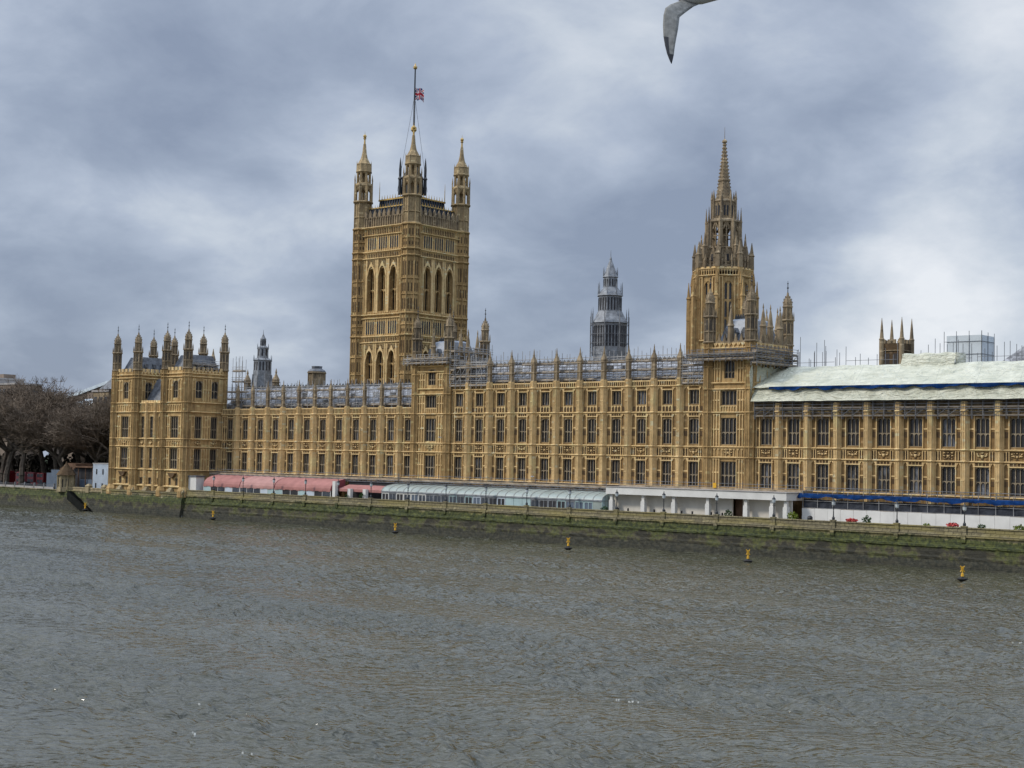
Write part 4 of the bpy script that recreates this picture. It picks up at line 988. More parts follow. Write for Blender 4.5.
for i, (x, y, lab) in enumerate(((-22, 20, 'small octagonal stone pinnacle left of the narrow grey spire'), (-10.4, 20, 'small octagonal stone pinnacle right of the narrow grey spire'))):
    b = MB(); oct_shaft(b, 0, 0, .85, 20, 34.2, .09, False, ((33.8, .25, .4),)); b.ngon(0, 0, [(.95, 34.2), (1.0, 34.7), (.5, 35.6), (.2, 36.2), (.3, 36.5), (.03, 37.6)])
    tag(b.build('stone_pinnacle', 'weather', None, (x, y, 0)), lab, 'pinnacle', 'stone pinnacles by the narrow grey spire')
def church():
    cx, cy, h = 99.2, 150., 3.0
    t = thing('church_tower', 'small brown church tower with four corner pinnacles above the tarpaulin roof', 'tower', (cx, cy, 4.4)); F = Matrix.Translation((0, 0, -4.4))
    w_ = MB(F); w_.box(-h, h, -h, h, 4.4, 49.4); w_.build('wall', 'brown_shade', t)
    m = MB(); d = MB()
    for q in range(4):
        T = F @ frame(0, 0, R(90)*q); m.T = T; d.T = T
        for z in (41, 47.2): string(m, -h-.1, h+.1, z, .35, .3, -h)
        for i in range(4): x = -h+.7+i*(2*h-1.4)/3; m.box(x-.42, x+.42, -h-.1, -h+.35, 49.4, 50.5)
        for x in (-1.35, 1.35):
            for k in range(3): d.box(x+(k-1)*.5-.17, x+(k-1)*.5+.17, -h-.05, -h+.2, 43.6, 46.6)
    m.build('moulding', 'weather', t); d.build('belfry_opening', 'dark', t)
    for sx in (-1, 1):
        for sy in (-1, 1):
            b = MB(F); b.ngon(sx*h, sy*h, [(.75, 30), (.7, 50.4), (.8, 50.6), (.55, 51), (.32, 54), (.05, 56.6)], 8); b.build('pinnacle', 'weather', t)
church()
def boxed_tower():
    t = thing('sheeted_tower', 'boxy roof structure wrapped in white and pale blue sheeting', 'sheeted tower', (174.6, 30, 25)); F = Matrix.Translation((0, 0, -25))
    b = MB(F); b.box(-3.2, 3.4, -5, .4, 25, 39.4); b.build('sheeting', 'sheetwhite', t)
    b = MB(F)
    for x in (-3.66, -1.3, 1.1, 3.46):
        b.tube((x, -5.06, 25), (x, -5.06, 40.2), .06)
    for y in (-5.06, -2.3, .45): b.tube((3.46, y, 25), (3.46, y, 40), .06)
    for z in (36, 38.3): b.tube((-3.7, -5.08, z), (3.5, -5.08, z), .05); b.tube((3.48, -5.1, z), (3.48, .4, z), .05)
    b.build('frame', 'darksteel', t)
M['sheetwhite'] = simple('white_blue_sheeting', (.55, .60, .62), .5, .1, .35)
boxed_tower()
t = thing('grey_hipped_roof', 'low grey slate roof peeking over the tarpaulin at the right edge', 'roof', (190, 30, 25))
b = MB(); b.loft([[(-10, -6, 8), (14, -6, 8), (14, 8, 8), (-10, 8, 8)], [(-1.5, 0, 15.6), (4, 0, 15.6), (4, 1, 15.6), (-1.5, 1, 15.6)]]); b.build('slope', 'rooftile', t)
b = MB(); b.box(-9, 13, -5.5, 7.5, 0, 8); b.build('wall', 'brown_shade', t)
b = MB()
for i in range(9): x = -1.5+i*.7; b.ngon(x, .5, [(.15, 15.4), (.2, 16.1), (.02, 16.8)], 5)
b.build('cresting', 'ironblack', t)

# ------------------------------------------------------------------ tarpaulin roof over the right wing
def tarpaulin():
    t = thing('tarpaulin_roof', 'huge pale green-white tarpaulin roof over the right wing with a sagging blue seam', 'tarpaulin', (146.4, -1, 26))
    r = np.random.RandomState(5); X0, X1 = 146.5, 234.6
    def sheet(pts, name, mat, amp, dx=.45, n=14, seed=0, thick=.03):
        rr = np.random.RandomState(seed); xs = np.arange(X0, X1, dx); b = MB(); wv = [(rr.uniform(.25, 2.2), rr.uniform(-3, 3), rr.uniform(0, 6.28), rr.uniform(.3, 1)) for _ in range(9)]
        vs = []
        for x in xs:
            for k in range(n+1):
                u = k/n*(len(pts)-1); i = min(int(u), len(pts)-2); f = u-i
                y = pts[i][0]*(1-f)+pts[i+1][0]*f; z = pts[i][1]*(1-f)+pts[i+1][1]*f
                d = sum(a*math.sin(w*(x+y*c*.5)+p) for w, c, p, a in wv)*amp/4*(1 if 0 < k < n else .5)
                # poles underneath push ridges up every 2 m or so
                d += amp*.7*abs(math.sin(x*math.pi/4.1+y*.25))
                vs.append((x-146.4, y+1-d*.4, z-26+d*.6))
        m = n+1; b.add(vs, [(i*m+j, (i+1)*m+j, (i+1)*m+j+1, i*m+j+1) for i in range(len(xs)-1) for j in range(n)])
        return b.build(name, mat, t, None, True)
    sheet([(-1.7, 26.55), (-1.4, 26.75), (-.1, 29.3)], 'lower_flap', 'tarp', .10, seed=1, n=10)
    sheet([(-.9, 29.0), (-.5, 29.2), (9.5, 33.3), (10.5, 33.4), (14, 32)], 'upper_sheet', 'tarp', .20, seed=2, n=18)
    b = MB(); rr = random.Random(4); x = X0+3.4
    xs = []; 
    while x < X1: xs.append(x); x += .5
    ph = [rr.uniform(0, 6.28) for _ in range(3)]
    dep = [.45+.30*abs(math.sin(x*.33+ph[0]))+.28*max(0, math.sin(x*.9+ph[1]))+.15*math.sin(x*2.1+ph[2]) for x in xs]
    vs = []
    for x, d in zip(xs, dep):
        for k in range(4): f = k/3; vs.append((x-146.4, -.02-.10*f+.12*math.sin(x*1.3+k), 3.2-max(.2, d)*.72*f))
    b.add(vs, [(i*4+j, i*4+j+1, (i+1)*4+j+1, (i+1)*4+j) for i in range(len(xs)-1) for j in range(3)]); b.build('blue_seam', 'blue', t, None, True)
    # raised section at the back
    b = MB(); vs = []
    xs = np.linspace(170.6, 180.4, 20)
    for x in xs:
        for k, (y, z) in enumerate(((8.2, 32.6), (8.6, 33.6), (9.2, 34.9), (9.6, 35.15), (13, 35.2))): vs.append((x-146.4, y+1+.06*math.sin(x*3+k), z-26+.10*math.sin(x*1.7+k*2)))
    b.add(vs, [(i*5+j, (i+1)*5+j, (i+1)*5+j+1, i*5+j+1) for i in range(19) for j in range(4)])
    for x in (170.6, 180.4): b.prism([(x-146.4-.03, 6.), (x-146.4+.03, 6.), (x-146.4+.03, 9.1), (x-146.4-.03, 9.1)], 10, 14)
    b.build('raised_section', 'tarp', t, None, True)
    # bunched sheet wrapped round the left end
    b = MB(); rr = random.Random(6); n = 16; vs = []
    for i in range(n+1):
        f = i/n; y = -1.6+f*10.5; z = 33.0+.5*math.sin(i*1.9)*.5; zb = 27.2+f*5.6
        for k in range(6): g_ = k/5; vs.append((.1-.35*math.sin(i*2.1+k)*.5+rr.uniform(-.12, .12)-.2*g_, y+1+rr.uniform(-.1, .1), (z-26)*(1-g_)+(zb-26)*g_+rr.uniform(-.1, .1)))
    b.add(vs, [(i*6+j, i*6+j+1, (i+1)*6+j+1, (i+1)*6+j) for i in range(n) for j in range(5)]); b.build('bunched_end', 'tarp', t, None, True)
    return t
tarpaulin()
scaffold('eaves_scaffold', 'scaffold band under the tarpaulin eaves of the right wing', 147, 234, (-.95, -.45), 23.4, (24.0, 25.4), 26.5, 1.92, 'darksteel', True, 0, 3, jitter=.05, deckz=.26)
t = thing('eaves_shade_sheets', 'dark sheets added for shade between the buttresses under the tarpaulin eaves', 'netting', (147, -.35, 23.9))  # sheets added to darken the band below the eaves
for a, c in zip([146.6]+[x+.75 for x in RBX], [x-.75 for x in RBX]+[234]):
    b = MB(); n = 8; vs = [(a-147+(c-a)*i/n, .08*math.sin(i*2.3+a), .1+2.6*k/3+.05*math.sin(i+k)) for i in range(n+1) for k in range(4)]
    b.add(vs, [(i*4+j, (i+1)*4+j, (i+1)*4+j+1, i*4+j+1) for i in range(n) for j in range(3)]); b.build('shade_sheet', 'eaves_shade', t)
# ------------------------------------------------------------------ scaffolds on the roofs
scaffold('roof_scaffold', 'scaffolding along the roof of the lower left wing', -5.5, 60.0, (.55, 1.9), 26.3, (26.9, 28.6, 30.4), 32.2, 1.88, 'steel', True, .35, 11)
scaffold('roof_scaffold', 'scaffolding along the roof of the taller central range', 71.6, 130.6, (.6, 2.0), 31, (31.4, 33.0, 34.7), 36.9, 1.99, 'steel', True, .38, 12)
scaffold('front_scaffold', 'short scaffold in front of the roof just left of the central spire', 131, 136, (-.6, .6), 29.9, (30.2, 31.9, 33.5), 36.0, 1.3, 'steel', True, .6, 13)
scaffold('front_scaffold', 'dense tan-boarded scaffold beside the roof tower near the great square tower', 71.5, 82.0, (-.75, .4), 30, (30.6, 32.5, 34.4), 36.6, 1.6, 'steel', True, .3, 14)
scaffold('tower_scaffold', 'grey scaffold gantry wrapped round the top of the tower before the great tower', 58.6, 71.6, (-2.1, -.9), 35.2, (35.6, 36.5), 37.4, 1.3, 'steel', True, .55, 15, jitter=.3)
scaffold('tower_scaffold', 'dark lattice scaffold walkway wrapped round the tower below the central spire', 133.2, 147.6, (-2.4, -1.0), 33.9, (34.3, 35.2), 36.2, 1.2, 'darksteel', True, .3, 16, jitter=.4)
def side_scaffold(label, x, y0, y1, z0, levels, ztop, mat, seed):
    t = scaffold('side_scaffold', label, 0, y1-y0, (0, 1.2), z0, levels, ztop, 1.5, mat, True, .45, seed)
    t.location = (x+1.6, y0, z0); t.rotation_euler[2] = R(90)
    for c in t.children: c.location.x += (y1-y0)/2
    return t
side_scaffold('scaffold on the shaded right side of the tower before the great tower', 71.2, -1, 11, 31, (32, 34, 36, 38), 39.4, 'steel', 17)
side_scaffold('dark scaffold on the right side of the tower below the central spire', 146.4, -2, 12, 33, (33.6, 34.6, 35.6), 36.6, 'darksteel', 18)
side_scaffold('white scaffold gantry on the parapet of the end pavilion', -8.2, -9.4, -1.6, 35.2, (35.9, 36.8), 37.5, 'steel', 19)
scaffold('tower_scaffold', 'small scaffold ladder stack at the right corner of the end pavilion', -4.8, -1.2, (1.4, 2.6), 26, (28, 30.4, 33, 35.6), 38.6, 1.2, 'steel', True, 0, 20)
# loose standards poking above the roofs
def pole_cluster(label, pts, seed, rails=True):
    rr = random.Random(seed); t = thing('scaffold_poles', label, 'scaffold poles', (pts[0][0], pts[0][1], 30))
    um = unit_tube(.055, 'darksteel')
    for x, y, z in pts: s = link('standard', um, t, (x-pts[0][0], y-pts[0][1], 0)); s.scale = (1, 1, z-30)
    b = MB(); ys = sorted({p[1] for p in pts}); xs = [p[0] for p in pts]
    for z in (33.8, 34.9) if rails else ():
        b.tube((min(xs)-pts[0][0], 0, z-30), (max(xs)-pts[0][0], 0, z-30), .05)
    b.build('ledger', 'darksteel', t)
rr = random.Random(31)
pole_cluster('thicket of scaffold poles above the roof right of the central spire', [(138.5+i*.62+rr.uniform(-.2, .2), 20+rr.choice((0, 2)), 35.5+rr.uniform(0, 4.6)*(1 if i % 2 else .6)) for i in range(22)], 1)
pole_cluster('thin row of scaffold poles behind the tarpaulin left of the church tower', [(155+i*1.5+rr.uniform(-.4, .4), 18, 35.2+rr.uniform(0, 2.8)) for i in range(8)], 2)
pole_cluster('scaffold poles between the church tower and the white sheeted tower', [(169+i*1.15+rr.uniform(-.3, .3), 20, 35.6+rr.uniform(.8, 3.0)) for i in range(9)], 3)
pole_cluster('scaffold poles at the right edge beside the grey slate roof', [(180.5+i*1.1+rr.uniform(-.3, .3), 18, 35.4+rr.uniform(0, 2.2)) for i in range(9)], 4)
pole_cluster('low scaffold poles on the left wing roof', [(3+i*2.6+rr.uniform(-.6, .6), 6, 32.2+rr.uniform(0, 1.0)) for i in range(20)], 5, False)

# ------------------------------------------------------------------ gantry at the foot of the front
def gantry(label, x0, x1, zd, seed, beam='darksteel'):
    t = thing('scaffold_gantry', label, 'gantry', (x0, -3, zd), None); L = x1-x0
    b = MB(); b.box(0, L, -1.2, 2.1, -.14, .2); b.build('deck_board', 'board', t)
    b = MB(); n = int(L/1.5)
    for y in (-1.25, 2.): 
        for z in (-.62, -.18): b.tube((0, y, z), (L, y, z), .085)
        for i in range(n): b.tube((L*i/n, y, -.62), (L*(i+.5)/n, y, -.18), .04); b.tube((L*(i+.5)/n, y, -.18), (L*(i+1)/n, y, -.62), .04)
    b.build('lattice_beam', beam, t)
    um = unit_tube(.05, 'darksteel'); n = int(L/2.9)
    for i in range(n+1): s = link('standard', um, t, (L*i/n, -1.15, -.1)); s.scale = (1, 1, 1.55)
    b = MB()
    for z in (.5, 1.05): b.tube((0, -1.2, z), (L, -1.2, z), .06)
    b.build('guard_rail', 'darksteel', t)
gantry('scaffold gantry with guard rail above the red marquees', -5.5, 60, 10.35, 1)
gantry('scaffold gantry with guard rail above the green glass pavilion', 60.2, 119.3, 10.35, 2)
gantry('scaffold gantry with guard rail above the white canopy building', 119.5, 158.8, 10.75, 3)
b = MB(); b.box(-.35, .35, -.03, .03, 0, .9); q = b.build('warning_sign', 'yellow', None, (140.9, -4.32, 10.95)); tag(q, 'small plain yellow notice on the gantry guard rail', 'sign')

# ------------------------------------------------------------------ terrace buildings
t = thing('kiosk', 'plain white box kiosk at the left end of the terrace', 'kiosk', (-6.3, -8.6, 5.25))
b = MB(); b.box(-1.2, 3.0, -1.2, 1.2, 0, 4.2); b.build('wall', 'white', t); b = MB(); b.box(-1.4, 3.2, -1.4, 1.4, 4.22, 4.5); b.build('roof', 'roof', t)
def marquee(label, x0, x1, mat, seed, front=-8.8):
    t = thing('marquee', label, 'marquee', (x0, -6, 5.25)); L = x1-x0; rr = random.Random(seed)
    prof = [(-2.9, 2.35), (-2.85, 2.8), (-2.55, 3.4), (-1.8, 4.05), (-.6, 4.5), (1.5, 4.85)]
    b = MB(); n = max(2, int(L/1.2)); vs = []
    for i in range(n+1):
        sag = .10*math.sin(i*math.pi/2)**2
        for y, z in prof: vs.append((L*i/n, y, z-sag))
    m = len(prof); b.add(vs, [(i*m+j, (i+1)*m+j, (i+1)*m+j+1, i*m+j+1) for i in range(n) for j in range(m-1)]); b.build('awning', mat, t)
    b = MB()
    for i in range(n): b.box(L*i/n, L*(i+1)/n-.04, -2.95, -2.91, 2.0+.1*(i % 2), 2.38)
    b.build('valance', mat, t)
    for x in (.02, L-.02): b = MB(); b.prism_x = None; b.loft([[(x-.03, y, z) for y, z in [(-2.9, 2.35)]+prof[1:]+[(1.5, 2.35)]], [(x+.03, y, z) for y, z in [(-2.9, 2.35)]+prof[1:]+[(1.5, 2.35)]]]); b.build('end_panel', 'red3', t)
    k = max(3, int(L/2.4))
    for i in range(k+1): b = MB(); b.box(L*i/k-.06, L*i/k+.06, -2.85, -2.73, 0, 2.3); b.build('post', 'white', t)
    for i in range(k):
        b = MB(); a, c = L*i/k+.08, L*(i+1)/k-.08; b.box(a, c, -2.82, -2.76, .05, 2.25); b.build('side_panel', rr.choice(('winglass', 'aqua', 'offwhite', 'winglass', 'dark')), t)
    return t
marquee('red canvas marquee at the left end of the terrace', -1.6, 12.0, 'red1', 1)
marquee('paler pink canvas marquee second from the left', 12.2, 24.5, 'red2', 2)
marquee('long pink-red canvas marquee with a dark rounded right end', 24.7, 43.6, 'red1', 3)
t = thing('covered_passage', 'open passage with white columns and a low red awning between marquee and green pavilion', 'passage', (44, -6, 5.25))
for x in (.7, 5.6, 10.4): b = MB(); b.box(x-.45, x+.45, -2.9, -2.1, 0, 4.4 if x < 1 else 2.9); b.build('column', 'white', t)
b = MB(); b.loft([[(1.4, -2.0, 2.7), (15, -2.0, 2.7), (15, 1, 3.6), (1.4, 1, 3.6)], [(1.4, -2.0, 2.8), (15, -2.0, 2.8), (15, 1, 3.7), (1.4, 1, 3.7)]]); b.box(1.4, 15, -2.05, -2.0, 2.25, 2.8); b.build('awning', 'red1', t)
b = MB(); b.box(.3, 15.2, 2.0, 2.4, 0, 4.4); b.build('back_wall', 'dark', t)

def glass_pavilion():
    t = thing('glass_pavilion', 'long green glass terrace pavilion with a curved roof', 'pavilion', (59.8, -6, 5.25)); L = 59.2
    prof = [(-2.9, 2.75), (-2.7, 3.15), (-2.1, 3.55), (-1.0, 3.9), (.6, 4.15), (2.5, 4.3)]
    n = 27; b = MB(); m = len(prof); vs = [(L*i/n, y, z) for i in range(n+1) for y, z in prof]
    b.add(vs, [(i*m+j, (i+1)*m+j, (i+1)*m+j+1, i*m+j+1) for i in range(n) for j in range(m-1)]); b.build('roof', 'green_glass', t, None, True)
    for i in range(n+1):
        b = MB(); x = L*i/n
        for (y, z), (y2, z2) in zip(prof[:-1], prof[1:]): b.tube((x, y-.03, z+.03), (x, y2-.03, z2+.03), .055)
        b.build('roof_rib', 'concrete', t)
    b = MB(); b.box(0, L, -3.0, -2.88, 2.5, 2.78); b.build('gutter', 'spire', t)
    rr = random.Random(8)
    for i in range(n):
        a, c = L*i/n+.04, L*(i+1)/n-.04; k = 'aqua' if i in (16, 17, 18) else 'green_glass' if i == 26 else None
        b = MB()
        if k: b.box(a, c, -2.85, -2.75, 0, 2.5); b.build('wall_panel', k, t)
        else:
            fm = rr.choice(('white', 'spire', 'aqua')) if i < 6 else rr.choice(('spire', 'aqua', 'offwhite', 'spire'))
            b.box(a, a+.16, -2.85, -2.75, 0, 2.5); b.box(c-.16, c, -2.85, -2.75, 0, 2.5); b.box(a+.16, c-.16, -2.85, -2.75, 0, .55); b.box(a+.16, c-.16, -2.85, -2.75, 2.2, 2.5); b.box((a+c)/2-.06, (a+c)/2+.06, -2.84, -2.76, .55, 2.2)
            f = b.build('window', fm, t); p = MB(); p.quad((a+.1, -2.78, .5), (c-.1, -2.78, .5), (c-.1, -2.78, 2.3), (a+.1, -2.78, 2.3)); p.build('pane', rr.choice(('dark', 'winglass', 'dark', 'winglass', 'slate')), f)
    for x in (.03, L-.03): b = MB(); q = [(-2.85, 0)]+prof+[(2.5, 0)]; b.loft([[(x-.03, y, z) for y, z in q], [(x+.03, y, z) for y, z in q]]); e = b.build('end_panel', 'aqua', t)
    b = MB(); x = L+.06
    for y in (-2.0, -1.1, -.2, .7, 1.6): b.tube((x, y, 0), (x, y, 3.55), .05)
    b.tube((x, -2.8, 2.6), (x, 2.4, 2.6), .06); b.build('end_frame', 'spire', t)
glass_pavilion()

t = thing('white_canopy_building', 'long flat white canopy on square white columns along the terrace', 'canopy', (119.6, -6, 5.25))
b = MB(); b.box(0, 38.6, -2.6, 3.2, 4.0, 5.3); b.build('fascia', 'white', t); b = MB(); b.box(-.2, 38.8, -2.75, 3.2, 5.32, 5.4); b.build('roof', 'concrete', t)
b = MB(); b.box(0, 26.5, -.4, -.1, 0, 3.99); b.box(28.6, 38.4, -.4, -.1, 0, 3.99); b.build('back_wall', 'cream', t); b = MB(); b.box(26.5, 28.6, .6, .9, 0, 3.99); b.build('doorway', 'brownwood', t)
for x in (.9, 8.2, 15.0, 22.3, 30.2, 35.4, 38.1): b = MB(); b.box(x-.42, x+.42, -2.2, -1.36, 0, 2.9); b.box(x-.3, x+.3, -2.08, -1.48, 2.9, 3.99); b.build('column', 'white', t)

t = thing('hoarding', 'long plain white hoarding along the right half of the terrace', 'hoarding', (159.2, -5, 5.25))
for i in range(31):
    b = MB(); b.box(i*2.44, i*2.44+2.40, -.05, .05, 0, 2.75+.02*(i % 3)); b.build('panel', 'white', t)
b = MB()
for i in range(32): b.box(i*2.44-.04, i*2.44+.0, .06, .2, 0, 2.8)
b.build('stud', 'brownwood', t)
t = thing('netting_screen', 'dark debris netting strung above the white hoarding', 'netting', (159.2, -4.6, 8))
b = MB(); n = 84; vs = []
for i in range(n+1):
    for k in range(3): vs.append((i*.9, .1*math.sin(i*1.7+k), .05+k*.75+.04*math.sin(i*.9)))
b.add(vs, [(i*3+j, (i+1)*3+j, (i+1)*3+j+1, i*3+j+1) for i in range(n) for j in range(2)]); b.build('net', 'net', t)
um = unit_tube(.05, 'steel')
for i in range(27): s = link('standard', um, t, (i*2.85, -.22, -2.7)); s.scale = (1, 1, 5.7)
b = MB(); b.tube((0, -.2, 1.3), (75, -.2, 1.3), .04); b.tube((0, -.2, .1), (75, -.2, .1), .04); b.build('ledger', 'steel', t)
b = MB(); n = 151; vs = []; rr = random.Random(2)
for i in range(n+1):
    d = .42+.12*math.sin(i*.37)+.10*math.sin(i*.9+1)+rr.uniform(-.08, .08)
    for k in range(5): f = k/4; vs.append((i*.5, -.25+.55*f*f-.12*math.sin(i*.8+k), 10.3+.25*f-d*(1-f)))
b.add(vs, [(i*5+j, (i+1)*5+j, (i+1)*5+j+1, i*5+j+1) for i in range(n) for j in range(4)])
q = b.build('blue_tarpaulin', 'blue', None, (158.4, -5, 0), True); tag(q, 'long crumpled blue tarpaulin strip above the dark netting', 'tarpaulin')
scaffold('facade_scaffold', 'low grey scaffold shelf at the foot of the right wing windows', 159, 234, (-3.4, -1.2), 9.2, (10.5,), 11.5, 3.0, 'darksteel', False, 0, 25, jitter=.15)

# ------------------------------------------------------------------ lamps on the river wall
b = MB(); b.ngon(0, 0, [(.24, 0), (.24, .35), (.13, .5), (.09, .7), (.07, 2.15), (.16, 2.2), (.1, 2.3)], 8); b.tube((-.3, 0, 1.9), (.3, 0, 1.9), .04); lm_post = b.mesh('post', 'ironblack')
b = MB(); b.ngon(0, 0, [(.12, 2.3), (.27, 2.45), (.31, 2.95), (.2, 3.05)], 8); lm_gl = b.mesh('lantern', 'lampglass')
b = MB(); b.ngon(0, 0, [(.34, 2.97), (.3, 3.1), (.12, 3.3), (.05, 3.4), (.09, 3.48), (.02, 3.7)], 8); lm_cap = b.mesh('cap', 'ironblack')
words = ['first', 'second', 'third', 'fourth', 'fifth', 'sixth', 'seventh', 'eighth', 'ninth', 'tenth', 'eleventh', 'twelfth', 'thirteenth', 'fourteenth', 'fifteenth', 'sixteenth', 'seventeenth', 'eighteenth']
ctx = lambda x: 'before the red marquees' if x < 44 else 'by the open passage' if x < 60 else 'before the glass pavilion' if x < 119 else 'before the white canopy' if x < 158 else 'before the white hoarding'
for i, x in enumerate(LAMPX[:18]):
    t = thing('lamp_post', f'{words[i]} lamp post from the left on the terrace wall, {ctx(x)}', 'lamp post', (x, -10.42, 6.5), 'lamp posts along the terrace wall')
    link('post', lm_post, t); l = link('lantern', lm_gl, t); link('cap', lm_cap, t)

# ------------------------------------------------------------------ planting and clutter on the terrace
def leafball(r, n, seed, flat=1.):
    rr = random.Random(seed); b = MB()
    for _ in range(n):
        d = Vector((rr.gauss(0, 1), rr.gauss(0, 1), rr.gauss(0, 1))).normalized()*r*rr.uniform(.55, 1.08); d.z *= flat
        a = Vector((rr.gauss(0, 1), rr.gauss(0, 1), rr.gauss(0, 1))).normalized()*r*.22; c = a.cross(Vector((rr.gauss(0, 1), rr.gauss(0, 1), rr.gauss(0, 1)))).normalized()*r*.14
        b.quad(d-a, d+c, d+a, d-c)
    return b
def shrub(name, label, x, y, z, r, mat, cat, seed, pot=True, flat=1.):
    t = thing(name, label, cat, (x, y, z), None)
    b = leafball(r, 150, seed, flat); b.T = None
    o = b.build('foliage', mat, t, (0, 0, r*flat+(.55 if pot else 0)))
    if pot: b = MB(); b.ngon(0, 0, [(.28, 0), (.38, .5), (.42, .52), (.36, .56)], 8); b.build('pot', 'brownwood', t)
shrub('clipped_bush', 'round dark clipped bush under the white canopy', 147.0, -9.2, 5.25, .75, 'bush', 'bush', 1)
shrub('clipped_bush', 'round yellow-green bush at the right end of the white canopy', 159.8, -9.2, 5.25, .85, 'lime', 'bush', 2)
shrub('potted_bay', 'dark green potted bush before the white hoarding', 173.6, -9.2, 5.3, .75, 'bush', 'bush', 3)
shrub('potted_bay', 'dark potted bush near the right end of the white hoarding', 193.0, -9.2, 5.3, .62, 'bush', 'bush', 4, True, .8)
shrub('clipped_bush', 'bright yellow-green bush at the right edge of the photo', 199.0, -9.2, 5.3, .85, 'lime', 'bush', 5, True, .7)
shrub('clipped_bush', 'low yellow-green bush between two dark ones by the hoarding', 184.0, -9.2, 5.2, .55, 'lime', 'bush', 6, True, .8)
shrub('potted_bay', 'green bush at the right end of the green glass pavilion', 119.9, -9.4, 5.25, .7, 'bush', 'bush', 7, True, .8)
shrub('flower_box', 'red flower bed along the hoarding right of the potted bush', 188.4, -9.3, 5.6, .9, 'redflower', 'flowers', 8, True, .38)
shrub('flower_box', 'red flowers left of the dark potted bush by the hoarding', 170.9, -9.3, 5.6, .95, 'redflower', 'flowers', 9, True, .32)
shrub('potted_bay', 'green pot plant in the open passage beside the red awning', 54.0, -8.9, 5.25, .8, 'bush', 'bush', 10)
shrub('potted_bay', 'small green pot plant nearest the marquee end in the open passage', 49.2, -8.9, 5.25, .6, 'bush', 'bush', 11)
def cafe_table(label, x, y):
    t = thing('cafe_table', label, 'table', (x, y, 5.25)); b = MB(); b.ngon(0, 0, [(.5, .95), (.5, 1.0)], 12); b.build('tabletop', 'dark', t); b = MB(); b.ngon(0, 0, [(.3, 0), (.05, .1), (.05, .95)], 6); b.build('pedestal', 'black', t)
def chair(label, x, y, rz):
    t = thing('terrace_chair', label, 'chair', (x, y, 5.25), None, rz)
    b = MB(); b.box(-.25, .25, -.25, .25, .75, .82); b.build('seat', 'dark', t); b = MB(); b.box(-.25, .25, .22, .27, .82, 1.5); b.build('backrest', 'dark', t)
    for a in (-.2, .2):
        for c in (-.2, .2): b = MB(); b.box(a-.03, a+.03, c-.03, c+.03, 0, .75); b.build('leg', 'black', t)
side = ['nearest the glass pavilion', 'between second and third canopy columns', 'beside the fourth canopy column', 'by the dark doorway']
for i, x in enumerate((124.0, 132.2, 138.2, 144.5)):
    cafe_table(f'dark terrace table under the white canopy, {side[i]}', x, -9.0); chair(f'dark terrace chair left of its table, {side[i]}', x-.9, -9.0, R(90)); chair(f'dark terrace chair right of its table, {side[i]}', x+.9, -9.0, R(-90))
t = thing('litter_bin', 'pair-sized dark bin standing before the hoarding near the canopy end', 'bin', (163.0, -9.0, 5.25)); b = MB(); b.ngon(0, 0, [(.4, 0), (.45, 1.3)], 8); b.build('drum', 'ironblack', t); b = MB(); b.ngon(0, 0, [(.5, 1.3), (.3, 1.6), (.05, 1.7)], 8); b.build('lid', 'black', t)

# ------------------------------------------------------------------ yellow marker buoys
def buoy_proto(label):
    t = thing('marker_buoy', label, 'buoy', (0, 0, 0), 'yellow marker buoys along the river wall')
    b = MB(); b.ngon(0, 0, [(.5, -.4), (1.0, -.05), (1.0, .1), (.35, .25), (.2, .5)], 10); b.build('float', 'black', t)
    b = MB(); b.ngon(0, 0, [(.17, .4), (.12, 1.3), (.12, 2.1)], 8); b.ngon(0, 0, [(.3, .45), (.24, .9), (.15, 1.0)], 8); b.build('post', 'yellow', t)
    b = MB(); c = Vector((.75, .66, 0))
    for s in (-1, 1): p = c*.40*s; b.tube((-p.x, -p.y, 1.2), (p.x, p.y, 2.2), .10, 6)
    b.tube((-c.x*.3, -c.y*.3, 1.7), (c.x*.3, c.y*.3, 1.7), .09, 6); b.build('topmark', 'yellow', t)
    return t
BU = [(-45.2, -12.9, 'yellow cross-topped marker buoy by the landing steps'), (7.6, -12.9, 'yellow cross-topped marker buoy below the first red marquee'), (71.9, -16.5, 'yellow cross-topped marker buoy below the left end of the green pavilion'),
      (125.2, -26.5, 'yellow cross-topped marker buoy below the left end of the white canopy'), (162.2, -27.0, 'yellow cross-topped marker buoy below the left end of the white hoarding'), (200.2, -32.1, 'yellow cross-topped marker buoy nearest the right edge')]
p0 = None
for x, y, lab in BU:
    if p0 is None: p0 = buoy_proto(lab); o = p0
    else: o = copy_tree(p0); o['label'] = lab
    o.location = (x, y, 0); o.scale = (.74, .74, .82)

# ------------------------------------------------------------------ left bank: kiosk, hoardings, railings, vehicles
t = thing('stone_kiosk', 'small stone kiosk with a dark conical roof on the left river wall', 'kiosk', (-59.8, -9.5, 4.4))
b = MB(); b.ngon(0, 0, [(2.3, -.2), (2.3, .8), (2.1, 1.0), (2.05, 3.9), (2.3, 4.0), (2.3, 4.2)]); b.build('wall', 'gravel_stone', t)
b = MB(); b.ngon(0, 0, [(2.7, 4.2), (1.9, 5.3), (.9, 6.4), (.25, 7.3), (.05, 7.9)]); b.build('roof', 'brown_shade', t)
for k in (-3, -1, 1, 3):
    b = MB(frame(0, 0, R(22.5*k))); b.box(-.38, .38, -2.0, -1.5, 1.3, 3.2) if k != 1 else b.box(-.45, .45, -2.0, -1.5, .2, 3.1); b.build('doorway' if k == 1 else 'window', 'dark', t)
for k in range(8): c, s = OCT[k]; b = MB(); b.ngon(c*2.15, s*2.15, [(.28, 0), (.22, 4)], 6); b.build('corner_pier', 'gravel_stone', t)
